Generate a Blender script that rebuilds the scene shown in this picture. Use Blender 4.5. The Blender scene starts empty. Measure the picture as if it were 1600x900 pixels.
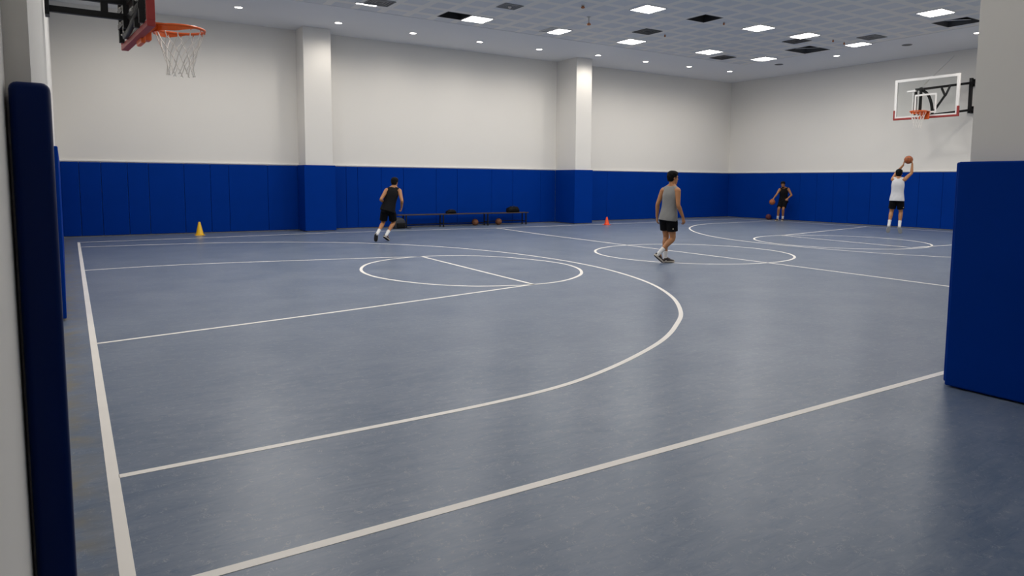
import bpy, bmesh, math, random
import numpy as np
from mathutils import Vector, Matrix, Euler
random.seed(7)
C = bpy.context.scene.collection
SC = bpy.context.scene

# ------------------------------------------------------------------ camera
EYE = 1.58
yaw, pit, roll = math.radians(33.1605), math.radians(5.34573), math.radians(0.43153)
fw = Vector((math.sin(yaw)*math.cos(pit), math.cos(yaw)*math.cos(pit), -math.sin(pit)))
rt = Vector((math.cos(yaw), -math.sin(yaw), 0)); up = rt.cross(fw)
r2 = math.cos(roll)*rt + math.sin(roll)*up
u2 = -math.sin(roll)*rt + math.cos(roll)*up
cam = bpy.data.cameras.new('camera'); camo = bpy.data.objects.new('camera', cam); C.objects.link(camo)
m = Matrix.Identity(4)
for i in range(3):
    m[i][0], m[i][1], m[i][2] = r2[i], u2[i], -fw[i]
m[2][3] = EYE
camo.matrix_world = m
cam.sensor_fit = 'HORIZONTAL'; cam.sensor_width = 36; cam.lens = 1098.09/1600*36
cam.shift_x = -(827.954-800)/1600; cam.shift_y = (385.8686-450)/1600
cam.clip_start = 0.02; cam.clip_end = 100
SC.camera = camo

# ------------------------------------------------------------------ light levels and exposure
PANEL_W = 48.0        # watts of one lit ceiling panel
DOWN_W = 24.0         # watts of one downlight
PANEL_EMIT = 9.0
DOWN_EMIT = 14.0
PANEL_COL = (1.0, 0.965, 0.91)
DOWN_COL = (1.0, 0.93, 0.84)
SC.view_settings.view_transform = 'Standard'; SC.view_settings.look = 'None'
SC.view_settings.exposure = 0.08; SC.view_settings.gamma = 1.0
SC.view_settings.use_curve_mapping = False
SC.cycles.use_denoising = True
SC.cycles.max_bounces = 8; SC.cycles.diffuse_bounces = 5; SC.cycles.transparent_max_bounces = 12
SC.cycles.sample_clamp_indirect = 4.0
w = bpy.data.worlds.new('world'); SC.world = w; w.use_nodes = True
w.node_tree.nodes['Background'].inputs[0].default_value = (0.6, 0.7, 0.9, 1)
w.node_tree.nodes['Background'].inputs[1].default_value = 0.0

# ------------------------------------------------------------------ materials
def mat(name, col, rough=0.5, metal=0.0, spec=0.5, bump=None, var=None, coat=0.0):
    """principled material; bump=(scale,strength), var=(scale,amount) adds a soft procedural unevenness"""
    mm = bpy.data.materials.new(name); mm.use_nodes = True
    nt = mm.node_tree; b = nt.nodes['Principled BSDF']
    b.inputs['Base Color'].default_value = (*col, 1)
    b.inputs['Roughness'].default_value = rough; b.inputs['Metallic'].default_value = metal
    b.inputs['Specular IOR Level'].default_value = spec
    if coat: b.inputs['Coat Weight'].default_value = coat
    tc = nt.nodes.new('ShaderNodeTexCoord')
    if var:
        n = nt.nodes.new('ShaderNodeTexNoise'); n.inputs['Scale'].default_value = var[0]; n.inputs['Detail'].default_value = 4
        nt.links.new(tc.outputs['Object'], n.inputs['Vector'])
        mx = nt.nodes.new('ShaderNodeMix'); mx.data_type = 'RGBA'
        a = var[1]
        mx.inputs[6].default_value = (*[max(0, c*(1-a)) for c in col], 1)
        mx.inputs[7].default_value = (*[min(1, c*(1+a)) for c in col], 1)
        nt.links.new(n.outputs['Fac'], mx.inputs[0]); nt.links.new(mx.outputs[2], b.inputs['Base Color'])
    if bump:
        n = nt.nodes.new('ShaderNodeTexNoise'); n.inputs['Scale'].default_value = bump[0]; n.inputs['Detail'].default_value = 3
        nt.links.new(tc.outputs['Object'], n.inputs['Vector'])
        bp = nt.nodes.new('ShaderNodeBump'); bp.inputs['Strength'].default_value = bump[1]; bp.inputs['Distance'].default_value = 0.01
        nt.links.new(n.outputs['Fac'], bp.inputs['Height']); nt.links.new(bp.outputs['Normal'], b.inputs['Normal'])
    return mm

def emit(name, col, s):
    mm = bpy.data.materials.new(name); mm.use_nodes = True
    b = mm.node_tree.nodes['Principled BSDF']
    b.inputs['Base Color'].default_value = (0.8, 0.8, 0.8, 1)
    b.inputs['Emission Color'].default_value = (*col, 1); b.inputs['Emission Strength'].default_value = s
    return mm

def floor_mat():
    mm = bpy.data.materials.new('linoleum'); mm.use_nodes = True
    nt = mm.node_tree; N = nt.nodes.new; Lk = nt.links.new
    b = nt.nodes['Principled BSDF']
    geo = N('ShaderNodeNewGeometry')
    # large soft mottling
    n1 = N('ShaderNodeTexNoise'); n1.inputs['Scale'].default_value = 1.1; n1.inputs['Detail'].default_value = 6; n1.inputs['Roughness'].default_value = 0.6
    Lk(geo.outputs['Position'], n1.inputs['Vector'])
    # streaks along the sheet
    mp = N('ShaderNodeMapping'); mp.inputs['Scale'].default_value = (1.6, 6.0, 1); mp.inputs['Rotation'].default_value = (0, 0, 0.35)
    Lk(geo.outputs['Position'], mp.inputs['Vector'])
    n2 = N('ShaderNodeTexNoise'); n2.inputs['Scale'].default_value = 1.6; n2.inputs['Detail'].default_value = 8; n2.inputs['Roughness'].default_value = 0.68; n2.inputs['Distortion'].default_value = 1.2
    Lk(mp.outputs[0], n2.inputs['Vector'])
    # curled light fibres
    n3 = N('ShaderNodeTexNoise'); n3.inputs['Scale'].default_value = 11; n3.inputs['Detail'].default_value = 4; n3.inputs['Roughness'].default_value = 0.6; n3.inputs['Distortion'].default_value = 2.2
    Lk(geo.outputs['Position'], n3.inputs['Vector'])
    fb = N('ShaderNodeMath'); fb.operation = 'SUBTRACT'; fb.inputs[1].default_value = 0.5; Lk(n3.outputs['Fac'], fb.inputs[0])
    ab = N('ShaderNodeMath'); ab.operation = 'ABSOLUTE'; Lk(fb.outputs[0], ab.inputs[0])
    fr = N('ShaderNodeMapRange'); fr.inputs['From Min'].default_value = 0.0; fr.inputs['From Max'].default_value = 0.016
    fr.inputs['To Min'].default_value = 1.0; fr.inputs['To Max'].default_value = 0.0; Lk(ab.outputs[0], fr.inputs[0])
    n4 = N('ShaderNodeTexNoise'); n4.inputs['Scale'].default_value = 16; n4.inputs['Detail'].default_value = 2
    Lk(geo.outputs['Position'], n4.inputs['Vector'])
    ms = N('ShaderNodeMapRange'); ms.inputs['From Min'].default_value = 0.50; ms.inputs['From Max'].default_value = 0.60
    Lk(n4.outputs['Fac'], ms.inputs[0])
    fm = N('ShaderNodeMath'); fm.operation = 'MULTIPLY'; Lk(fr.outputs[0], fm.inputs[0]); Lk(ms.outputs[0], fm.inputs[1])
    fm2 = N('ShaderNodeMath'); fm2.operation = 'MULTIPLY'; fm2.inputs[1].default_value = 0.55; Lk(fm.outputs[0], fm2.inputs[0])
    r1 = N('ShaderNodeValToRGB'); e = r1.color_ramp.elements
    e[0].position = 0.30; e[0].color = FLOOR_A; e[1].position = 0.72; e[1].color = FLOOR_B
    ad = N('ShaderNodeMix'); ad.data_type = 'FLOAT'; ad.inputs[0].default_value = 0.55
    Lk(n1.outputs['Fac'], ad.inputs[2]); Lk(n2.outputs['Fac'], ad.inputs[3]); Lk(ad.outputs[0], r1.inputs[0])
    mx = N('ShaderNodeMix'); mx.data_type = 'RGBA'; mx.inputs[7].default_value = (0.42, 0.42, 0.42, 1)
    Lk(fm2.outputs[0], mx.inputs[0]); Lk(r1.outputs[0], mx.inputs[6])
    # short dark blue flecks
    mp6 = N('ShaderNodeMapping'); mp6.inputs['Scale'].default_value = (7, 22, 1); mp6.inputs['Rotation'].default_value = (0, 0, 0.35); Lk(geo.outputs['Position'], mp6.inputs['Vector'])
    n6 = N('ShaderNodeTexNoise'); n6.inputs['Scale'].default_value = 1.0; n6.inputs['Detail'].default_value = 5; n6.inputs['Roughness'].default_value = 0.7; n6.inputs['Distortion'].default_value = 1.5
    Lk(mp6.outputs[0], n6.inputs['Vector'])
    m6 = N('ShaderNodeMapRange'); m6.inputs['From Min'].default_value = 0.54; m6.inputs['From Max'].default_value = 0.74; m6.inputs['To Max'].default_value = 0.75; Lk(n6.outputs['Fac'], m6.inputs[0])
    mxd = N('ShaderNodeMix'); mxd.data_type = 'RGBA'; mxd.inputs[7].default_value = (0.055, 0.100, 0.185, 1)
    Lk(m6.outputs[0], mxd.inputs[0]); Lk(mx.outputs[2], mxd.inputs[6]); mx = mxd
    # old glue stain beside the left wall
    sx = N('ShaderNodeSeparateXYZ'); Lk(geo.outputs['Position'], sx.inputs[0])
    st = N('ShaderNodeMapRange'); st.inputs['From Min'].default_value = 0.12; st.inputs['From Max'].default_value = -0.06
    st.inputs['To Min'].default_value = 0.0; st.inputs['To Max'].default_value = 0.75; Lk(sx.outputs[0], st.inputs[0])
    n5 = N('ShaderNodeTexNoise'); n5.inputs['Scale'].default_value = 5; n5.inputs['Detail'].default_value = 5; Lk(geo.outputs['Position'], n5.inputs['Vector'])
    m5 = N('ShaderNodeMapRange'); m5.inputs['From Min'].default_value = 0.4; m5.inputs['From Max'].default_value = 0.65; Lk(n5.outputs['Fac'], m5.inputs[0])
    sm = N('ShaderNodeMath'); sm.operation = 'MULTIPLY'; Lk(st.outputs[0], sm.inputs[0]); Lk(m5.outputs[0], sm.inputs[1])
    mz = N('ShaderNodeMix'); mz.data_type = 'RGBA'; mz.inputs[7].default_value = (0.20, 0.17, 0.10, 1)
    Lk(sm.outputs[0], mz.inputs[0]); Lk(mx.outputs[2], mz.inputs[6])
    Lk(mz.outputs[2], b.inputs['Base Color'])
    rr = N('ShaderNodeMapRange'); rr.inputs['To Min'].default_value = 0.27; rr.inputs['To Max'].default_value = 0.40
    Lk(n2.outputs['Fac'], rr.inputs[0]); Lk(rr.outputs[0], b.inputs['Roughness'])
    b.inputs['Specular IOR Level'].default_value = 0.32
    bp = N('ShaderNodeBump'); bp.inputs['Strength'].default_value = 0.12; bp.inputs['Distance'].default_value = 0.004
    Lk(n2.outputs['Fac'], bp.inputs['Height']); Lk(bp.outputs['Normal'], b.inputs['Normal'])
    return mm
FLOOR_A = (0.060, 0.098, 0.168, 1); FLOOR_B = (0.190, 0.223, 0.288, 1)

def tile_mat():
    """metal ceiling tiles: bluish square fields between pale bands"""
    mm = bpy.data.materials.new('ceiling_tile'); mm.use_nodes = True
    nt = mm.node_tree; N = nt.nodes.new; Lk = nt.links.new; b = nt.nodes['Principled BSDF']
    geo = N('ShaderNodeNewGeometry')
    mp = N('ShaderNodeMapping'); mp.inputs['Location'].default_value = (-9.455, -17.385, 0)
    Lk(geo.outputs['Position'], mp.inputs['Vector'])
    br = N('ShaderNodeTexBrick'); br.offset = 0; br.inputs['Scale'].default_value = 1
    br.inputs['Brick Width'].default_value = 0.73; br.inputs['Row Height'].default_value = 0.73
    br.inputs['Mortar Size'].default_value = 0.105; br.inputs['Mortar Smooth'].default_value = 0.0
    br.inputs['Color1'].default_value = (0.635, 0.65, 0.67, 1); br.inputs['Color2'].default_value = (0.675, 0.685, 0.70, 1)
    br.inputs['Mortar'].default_value = (0.80, 0.775, 0.73, 1)
    Lk(mp.outputs[0], br.inputs['Vector'])
    Lk(br.outputs['Color'], b.inputs['Base Color'])
    b.inputs['Roughness'].default_value = 0.55
    return mm

M = {}
M['floor'] = floor_mat()
M['line'] = mat('line_paint', (0.84, 0.80, 0.75), 0.5, var=(3, 0.06))
M['wall'] = mat('wall_paint', (0.74, 0.72, 0.68), 0.75, var=(0.4, 0.03))
M['halo'] = mat('halo_white', (0.80, 0.78, 0.74), 0.6)  # white of the added strips that draw the halo line
M['ceil'] = mat('plasterboard', (0.77, 0.77, 0.775), 0.8, var=(0.5, 0.03))
M['tile'] = tile_mat()
M['pad'] = mat('blue_vinyl', (0.0, 0.029, 0.235), 0.5, spec=0.03, bump=(7, 0.05), var=(1.5, 0.08))
M['shadepad'] = mat('shaded_blue_vinyl', (0.0, 0.010, 0.075), 0.42, spec=0.12, bump=(9, 0.06), var=(1.5, 0.08))  # darker copy of the blue vinyl; entry shade is put into its colour
M['rubber'] = mat('black_rubber', (0.012, 0.012, 0.013), 0.7)
M['void'] = mat('dark_plenum', (0.025, 0.026, 0.028), 0.9)
M['duct'] = mat('dark_duct', (0.06, 0.062, 0.066), 0.6)
M['vent'] = mat('grey_vent', (0.20, 0.205, 0.21), 0.55)
M['ventdark'] = mat('dark_vent', (0.07, 0.072, 0.075), 0.55)
M['lampframe'] = mat('lamp_frame', (0.62, 0.61, 0.60), 0.4)
M['blank'] = mat('lamp_blank', (0.30, 0.31, 0.33), 0.5)
M['diff'] = emit('lit_diffuser', PANEL_COL, PANEL_EMIT)
M['lens'] = emit('lit_lens', DOWN_COL, DOWN_EMIT)
M['copper'] = mat('copper', (0.42, 0.17, 0.08), 0.35, 0.8)
M['steel'] = mat('black_steel', (0.009, 0.009, 0.010), 0.45, 0.0, 0.22)
M['bolt'] = mat('bolt_steel', (0.55, 0.52, 0.48), 0.3, 0.9)
M['wire'] = mat('wire_steel', (0.62, 0.61, 0.58), 0.5, 0.3)
M['red'] = mat('red_padding', (0.30, 0.022, 0.020), 0.5)
M['rim'] = mat('orange_enamel', (0.72, 0.12, 0.015), 0.35)
M['net'] = mat('net_cord', (0.84, 0.81, 0.76), 0.8)
M['white'] = mat('white_paint', (0.80, 0.79, 0.77), 0.4)
M['alu'] = mat('aluminium', (0.50, 0.50, 0.49), 0.35, 0.7)
M['yellow'] = mat('yellow_plastic', (0.86, 0.50, 0.012), 0.4)
M['orange'] = mat('orange_plastic', (0.80, 0.07, 0.010), 0.4)
M['wood'] = mat('dark_bench_wood', (0.045, 0.028, 0.024), 0.5, var=(6, 0.3))
M['bag'] = mat('black_nylon', (0.005, 0.005, 0.006), 0.7, spec=0.15, bump=(30, 0.4))
M['pack'] = mat('charcoal_nylon', (0.012, 0.014, 0.022), 0.7, bump=(30, 0.3))
M['ball'] = mat('ball_leather', (0.33, 0.085, 0.022), 0.6, bump=(120, 0.25), var=(5, 0.1))
M['balldark'] = mat('dull_ball_rubber', (0.115, 0.022, 0.030), 0.65, bump=(120, 0.2))
M['seam'] = mat('ball_seam', (0.012, 0.010, 0.009), 0.7)
M['skin'] = mat('skin', (0.385, 0.168, 0.066), 0.5, var=(6, 0.10))
M['skin2'] = mat('skin_tan', (0.32, 0.135, 0.052), 0.5, var=(6, 0.10))
M['hair'] = mat('black_hair', (0.004, 0.0035, 0.0035), 0.7, spec=0.12, bump=(90, 0.8))
M['grey'] = mat('heather_jersey', (0.205, 0.20, 0.19), 0.85, bump=(16, 0.25), var=(140, 0.15))
M['black'] = mat('black_jersey', (0.007, 0.007, 0.008), 0.85, spec=0.15, bump=(14, 0.5))
M['whitecloth'] = mat('white_jersey', (0.58, 0.58, 0.60), 0.85, bump=(14, 0.35))
M['short'] = mat('black_shorts_cloth', (0.004, 0.004, 0.005), 0.85, spec=0.12, bump=(18, 0.5))
M['sock'] = mat('white_sock', (0.70, 0.69, 0.68), 0.9, bump=(80, 0.3))
M['shoe'] = mat('black_shoe', (0.012, 0.010, 0.010), 0.7, spec=0.2)
M['brownshoe'] = mat('brown_black_shoe', (0.030, 0.018, 0.013), 0.6)
M['whiteshoe'] = mat('pale_shoe', (0.52, 0.51, 0.49), 0.6)
M['sole'] = mat('pale_sole', (0.48, 0.43, 0.36), 0.6)
M['darksole'] = mat('dark_outsole', (0.022, 0.019, 0.017), 0.7)
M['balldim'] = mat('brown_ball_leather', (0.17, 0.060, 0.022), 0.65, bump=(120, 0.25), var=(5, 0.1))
M['greysole'] = mat('grey_sole', (0.38, 0.375, 0.36), 0.7)
M['eye'] = mat('dark_eye', (0.02, 0.015, 0.012), 0.2)
M['lip'] = mat('lip', (0.22, 0.07, 0.05), 0.5)
M['emblem'] = mat('emblem_print', (0.45, 0.40, 0.33), 0.7)

def glass_mat():
    mm = bpy.data.materials.new('clear_backboard'); mm.use_nodes = True
    nt = mm.node_tree; nt.nodes.remove(nt.nodes['Principled BSDF'])
    out = nt.nodes['Material Output']
    t = nt.nodes.new('ShaderNodeBsdfTransparent'); t.inputs[0].default_value = (0.97, 0.98, 0.975, 1)
    g = nt.nodes.new('ShaderNodeBsdfGlossy'); g.inputs['Roughness'].default_value = 0.12
    f = nt.nodes.new('ShaderNodeFresnel'); f.inputs[0].default_value = 1.10
    x = nt.nodes.new('ShaderNodeMixShader')
    nt.links.new(f.outputs[0], x.inputs[0]); nt.links.new(t.outputs[0], x.inputs[1]); nt.links.new(g.outputs[0], x.inputs[2])
    nt.links.new(x.outputs[0], out.inputs['Surface'])
    return mm
M['glass'] = glass_mat()

# ------------------------------------------------------------------ object helpers
def tag(o, label=None, cat=None, group=None, kind=None):
    if label: o['label'] = label
    if cat: o['category'] = cat
    if group: o['group'] = group
    if kind: o['kind'] = kind
    return o

def empty(name, loc=(0, 0, 0), rotz=0.0):
    o = bpy.data.objects.new(name, None); C.objects.link(o); o.location = loc; o.rotation_euler = (0, 0, rotz)
    o.empty_display_size = 0.1
    return o

def obj(name, bm, material, parent=None, smooth=False, loc=None):
    me = bpy.data.meshes.new(name)
    bmesh.ops.recalc_face_normals(bm, faces=bm.faces[:])
    bm.to_mesh(me); bm.free()
    me.materials.append(material)
    if smooth:
        for p in me.polygons: p.use_smooth = True
    o = bpy.data.objects.new(name, me); C.objects.link(o)
    if parent is not None: o.parent = parent
    if loc is not None: o.location = loc
    return o

def struct(name, bm, material, label, parent=None):
    o = obj(name, bm, material, parent); o['kind'] = 'structure'
    if parent is None: o['label'] = label; o['category'] = name.split('_')[0]
    return o

def add_box(bm, lo, hi, mtx=None, bevel=0.0, seg=2):
    r = bmesh.ops.create_cube(bm, size=1)
    vs = r['verts']
    for v in vs:
        v.co = Vector(((lo[0]+hi[0])/2 + v.co.x*(hi[0]-lo[0]), (lo[1]+hi[1])/2 + v.co.y*(hi[1]-lo[1]), (lo[2]+hi[2])/2 + v.co.z*(hi[2]-lo[2])))
    if bevel:
        es = list({e for v in vs for e in v.link_edges})
        rr = bmesh.ops.bevel(bm, geom=es, offset=bevel, segments=seg, profile=0.5, affect='EDGES')
        vs = list({v for f in rr['faces'] for v in f.verts} | {v for v in vs if v.is_valid})
    if mtx is not None:
        for v in vs: v.co = mtx @ v.co
    return vs

def frame_of(d):
    d = d.normalized()
    h = Vector((0, 0, 1)) if abs(d.z) < 0.9 else Vector((0, 1, 0))
    a = d.cross(h).normalized(); b = a.cross(d).normalized()
    return a, b

def add_bar(bm, p, q, wx, wz, twist=None):
    """rectangular bar from p to q; wx is the sideways width, wz the upright one"""
    p, q = Vector(p), Vector(q); a, b = frame_of(q-p)
    vs = []
    for c in (p, q):
        vs.append([bm.verts.new(c + a*sx*wx/2 + b*sz*wz/2) for sx, sz in ((-1, -1), (1, -1), (1, 1), (-1, 1))])
    for i in range(4):
        j = (i+1) % 4; bm.faces.new((vs[0][i], vs[0][j], vs[1][j], vs[1][i]))
    bm.faces.new(vs[0][::-1]); bm.faces.new(vs[1])

def ring_loft(bm, rings, closed_caps=True):
    """rings: list of equal-length lists of Vectors"""
    vv = [[bm.verts.new(p) for p in r] for r in rings]
    n = len(vv[0])
    for k in range(len(vv)-1):
        for i in range(n):
            j = (i+1) % n
            bm.faces.new((vv[k][i], vv[k][j], vv[k+1][j], vv[k+1][i]))
    if closed_caps:
        bm.faces.new(vv[0][::-1]); bm.faces.new(vv[-1])
    return vv

def cr(P, t):
    """Catmull-Rom through the list P (Vectors or floats); t in 0..len-1"""
    n = len(P)-1; i = min(int(t), n-1); f = t-i
    p0 = P[max(i-1, 0)]; p1 = P[i]; p2 = P[i+1]; p3 = P[min(i+2, n)]
    return (p1*2 + (p2-p0)*f + (p0*2-p1*5+p2*4-p3)*f*f + (p1*3-p0-p2*3+p3)*f*f*f)*0.5

def add_tube(bm, pts, rads, n=12, sub=3, round_a=True, round_b=True, smooth_path=True):
    pts = [Vector(p) for p in pts]
    if isinstance(rads, (int, float)): rads = [rads]*len(pts)
    P, Rr = [], []
    if sub > 1 and smooth_path and len(pts) > 2:
        for k in range((len(pts)-1)*sub+1):
            P.append(cr(pts, k/sub)); Rr.append(max(0.001, cr([float(r) for r in rads], k/sub)))
    else:
        for k in range((len(pts)-1)*sub+1):
            t = k/sub; i = min(int(t), len(pts)-2); f = t-i
            P.append(pts[i].lerp(pts[i+1], f)); Rr.append(rads[i]*(1-f)+rads[i+1]*f)
    T = [(P[min(k+1, len(P)-1)]-P[max(k-1, 0)]).normalized() for k in range(len(P))]
    if round_a:
        r = Rr[0]; pp, rr = [], []
        for q in (0.98, 0.8, 0.45): pp.append(P[0]-T[0]*r*q); rr.append(r*math.sqrt(max(0.02, 1-q*q)))
        P = pp+P; Rr = rr+Rr; T = [T[0]]*3+T
    if round_b:
        r = Rr[-1]; pe, te = P[-1], T[-1]
        for q in (0.45, 0.8, 0.98): P = P+[pe+te*r*q]; Rr = Rr+[r*math.sqrt(max(0.02, 1-q*q))]; T = T+[te]
    a, b = frame_of(T[0]); rings = []
    for k in range(len(P)):
        a = (a - T[k]*a.dot(T[k])).normalized(); b = T[k].cross(a)
        rings.append([P[k] + (a*math.cos(2*math.pi*i/n) + b*math.sin(2*math.pi*i/n))*Rr[k] for i in range(n)])
    ring_loft(bm, rings)

def add_ell(bm, c, ax, n=16, mrings=10):
    """ellipsoid: ax = three half-axis vectors"""
    c = Vector(c); rings = []
    for k in range(mrings+1):
        th = -math.pi/2 + math.pi*(0.04 + 0.92*k/mrings)
        rings.append([c + ax[2]*math.sin(th) + (ax[0]*math.cos(2*math.pi*i/n) + ax[1]*math.sin(2*math.pi*i/n))*math.cos(th) for i in range(n)])
    ring_loft(bm, rings)

def add_lathe(bm, prof, n=24, c=(0, 0, 0)):
    c = Vector(c)
    ring_loft(bm, [[c + Vector((r*math.cos(2*math.pi*i/n), r*math.sin(2*math.pi*i/n), z)) for i in range(n)] for r, z in prof])

def add_torus(bm, c, a, b, R, r, n=48, k=10):
    c = Vector(c); rings = []
    for i in range(n):
        t = 2*math.pi*i/n; d = a*math.cos(t)+b*math.sin(t); nn = a.cross(b)
        rings.append([bm.verts.new(c + d*(R + r*math.cos(2*math.pi*j/k)) + nn*r*math.sin(2*math.pi*j/k)) for j in range(k)])
    for i in range(n):
        for j in range(k):
            bm.faces.new((rings[i][j], rings[(i+1) % n][j], rings[(i+1) % n][(j+1) % k], rings[i][(j+1) % k]))

def dup(root, loc=None, label=None, group=None, rotz=None):
    r = root.copy(); C.objects.link(r)
    if loc is not None: r.location = loc
    if rotz is not None: r.rotation_euler = (0, 0, rotz)
    if label: r['label'] = label
    if group: r['group'] = group
    for ch in list(root.children):
        c = ch.copy(); C.objects.link(c); c.parent = r
        for g in ch.children:
            d = g.copy(); C.objects.link(d); d.parent = c
    return r

# ------------------------------------------------------------------ room shell
CZ = 6.10             # ceiling height
FX, FY = 25.42, 22.22  # faces of the wall padding
WX, WY = FX+0.06, FY+0.06
bm = bmesh.new(); add_box(bm, (-1.2, -3, -0.2), (26.4, 23.2, 0)); floor = struct('floor', bm, M['floor'], 'blue grey marbled linoleum sports floor with white court lines')
bm = bmesh.new(); add_box(bm, (-1.2, WY, 0), (26.4, WY+0.3, CZ+0.9)); struct('wall_far', bm, M['wall'], 'long pale far wall above the blue padding behind the bench')
bm = bmesh.new(); add_box(bm, (WX, -3, 0), (WX+0.3, WY, CZ+0.9)); struct('wall_right', bm, M['wall'], 'pale end wall on the right carrying the far hoop')
# left wall: its face runs very slightly out of square
bm = bmesh.new()
q = [(-0.085, 2.70), (-0.26, WY), (-0.8, WY), (-0.8, 2.70)]
ring_loft(bm, [[Vector((x, y, 0)) for x, y in q], [Vector((x, y, CZ+0.9)) for x, y in q]])
struct('wall_left', bm, M['wall'], 'pale left wall behind the near hoop, seen at a grazing angle')
bm = bmesh.new(); add_box(bm, (-0.8, -3, 0), (-0.150, 2.70, CZ+0.9)); struct('wall_entry', bm, M['wall'], 'dim grey entry wall at the left edge of the view')
bm = bmesh.new(); add_box(bm, (5.79, -3, 0), (WX, 2.70, CZ+0.9)); struct('wall_near', bm, M['wall'], 'grey corner of the near wall above the large blue pad on the right')
bm = bmesh.new(); add_box(bm, (-0.8, -3, 0), (5.79, -2.7, CZ+0.9)); struct('wall_back', bm, M['wall'], 'pale wall behind the viewer')

# pillars standing proud of the far wall
P1 = (5.97, 6.80, 21.50); P2 = (15.72, 16.44, 21.02)
for k, (x0, x1, y0) in enumerate((P1, P2)):
    bm = bmesh.new(); add_box(bm, (x0, y0, 0), (x1, WY, CZ), bevel=0.012)
    struct('pillar', bm, M['wall'], ('white square pillar nearer the near hoop, left of the bench', 'white square pillar right of the bench, before the orange cone')[k])

# ceiling: plasterboard border around a field of metal tiles; openings are cut out of the field
F = (2.75, 2.95, 21.95, 18.66)
OPEN = [(9.10, 17.83, 0.72, 0.70), (14.97, 14.13, 0.70, 0.72), (21.28, 15.36, 1.12, 0.98), (21.06, 10.40, 0.92, 0.95)]
def holed(bm, x0, y0, x1, y1, z0, z1, holes):
    xs = sorted({x0, x1} | {h[0]+s*h[2]/2 for h in holes for s in (-1, 1)})
    ys = sorted({y0, y1} | {h[1]+s*h[3]/2 for h in holes for s in (-1, 1)})
    for a, b in zip(xs, xs[1:]):
        for c, d in zip(ys, ys[1:]):
            mx, my = (a+b)/2, (c+d)/2
            if any(abs(mx-h[0]) < h[2]/2 and abs(my-h[1]) < h[3]/2 for h in holes): continue
            add_box(bm, (a, c, z0), (b, d, z1))
bm = bmesh.new()
for a in ((-1.2, -3, 26.4, F[1]), (-1.2, F[3], 26.4, 23.2), (-1.2, F[1], F[0], F[3]), (F[2], F[1], 26.4, F[3])):
    add_box(bm, (a[0], a[1], CZ), (a[2], a[3], CZ+0.08))
ceiling = struct('ceiling', bm, M['ceil'], 'smooth grey ceiling border around a field of square metal tiles')
bm = bmesh.new(); holed(bm, F[0], F[1], F[2], F[3], CZ+0.012, CZ+0.05, OPEN)
struct('tile_field', bm, M['tile'], '', ceiling)
bm = bmesh.new(); add_box(bm, (-1.2, -3, CZ+0.85), (26.4, 23.2, CZ+1.05)); struct('ceiling_slab', bm, M['void'], 'dark slab above the ceiling openings')

# bright halo line over the padding, drawn as added white strips
TZ = 2.0
bm = bmesh.new()
for x0, x1 in ((-0.26, P1[0]), (P1[1], P2[0]), (P2[1], WX)): add_box(bm, (x0, WY-0.035, TZ+0.02), (x1, WY, TZ+0.065), bevel=0.004)
struct('trim_halo_1', bm, M['halo'], 'added white strip drawing a bright halo along the top of the far wall padding')
bm = bmesh.new(); add_box(bm, (WX-0.035, 2.7, TZ+0.02), (WX, WY-0.035, TZ+0.065), bevel=0.004)
struct('trim_halo_2', bm, M['halo'], 'added white strip drawing a bright halo along the top of the end wall padding')

# ------------------------------------------------------------------ floor lines (parts of the floor)
def line(name, pts, width=0.05, closed=False, z=0.0016, sub=10):
    pts = [Vector((*p, 0)) for p in pts]; P = []
    if closed:
        n = len(pts)
        for i in range(n):
            seg = [pts[(i-1) % n], pts[i], pts[(i+1) % n], pts[(i+2) % n]]
            for s in range(sub):
                f = s/sub; p0, p1, p2, p3 = seg
                P.append((p1*2 + (p2-p0)*f + (p0*2-p1*5+p2*4-p3)*f*f + (p1*3-p0-p2*3+p3)*f**3)*0.5)
    elif len(pts) > 2:
        P = [cr(pts, k/sub) for k in range((len(pts)-1)*sub+1)]
    else: P = pts
    bm = bmesh.new(); L = []
    n = len(P)
    for i in range(n):
        a = P[(i-1) % n] if closed or i else P[i]; b = P[(i+1) % n] if closed or i < n-1 else P[i]
        t = (b-a).normalized(); s = Vector((-t.y, t.x, 0))*width/2
        L.append([bm.verts.new(P[i]+s+Vector((0, 0, zz))) for zz in (0.0002, z)] + [bm.verts.new(P[i]-s+Vector((0, 0, zz))) for zz in (z, 0.0002)])
    for i in range(n if closed else n-1):
        j = (i+1) % n
        for k in range(3): bm.faces.new((L[i][k], L[i][k+1], L[j][k+1], L[j][k]))
    o = obj(name, bm, M['line'], floor); o['kind'] = 'structure'
    return o
LW = 0.052
line('baseline', [(0.125, 20.50), (0.125, 0.5)], 0.056)
line('sideline', [(0.10, 2.94), (26.0, 2.95)], 0.058)
line('sideline', [(0.12, 20.45), (2.75, 20.55), (5.78, 20.76), (8.19, 20.72), (12.02, 20.46), (14.79, 20.46), (19.18, 20.60), (24.6, 20.95)], 0.05)
line('three_point_line', [(0.15, 4.21), (1.3, 4.215), (2.35, 4.235), (3.06, 4.31), (3.65, 4.48), (4.31, 4.76), (4.95, 5.10), (5.55, 5.53), (6.20, 6.10), (6.95, 7.03), (7.60, 8.22), (8.05, 9.65), (8.22, 11.0), (8.18, 12.3), (7.95, 13.6), (7.38, 15.2), (6.35, 16.75), (5.1, 17.85), (3.85, 18.50), (2.52, 18.85), (1.2, 18.98), (0.15, 19.03)], LW)
def circ(c, r, n=28, e=((0, 0), (0, 0))):
    out = []
    for i in range(n):
        t = 2*math.pi*i/n
        rr = r + e[0][0]*math.cos(2*t)+e[0][1]*math.sin(2*t)
        out.append((c[0]+rr*math.cos(t), c[1]+rr*math.sin(t)))
    return out
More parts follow.
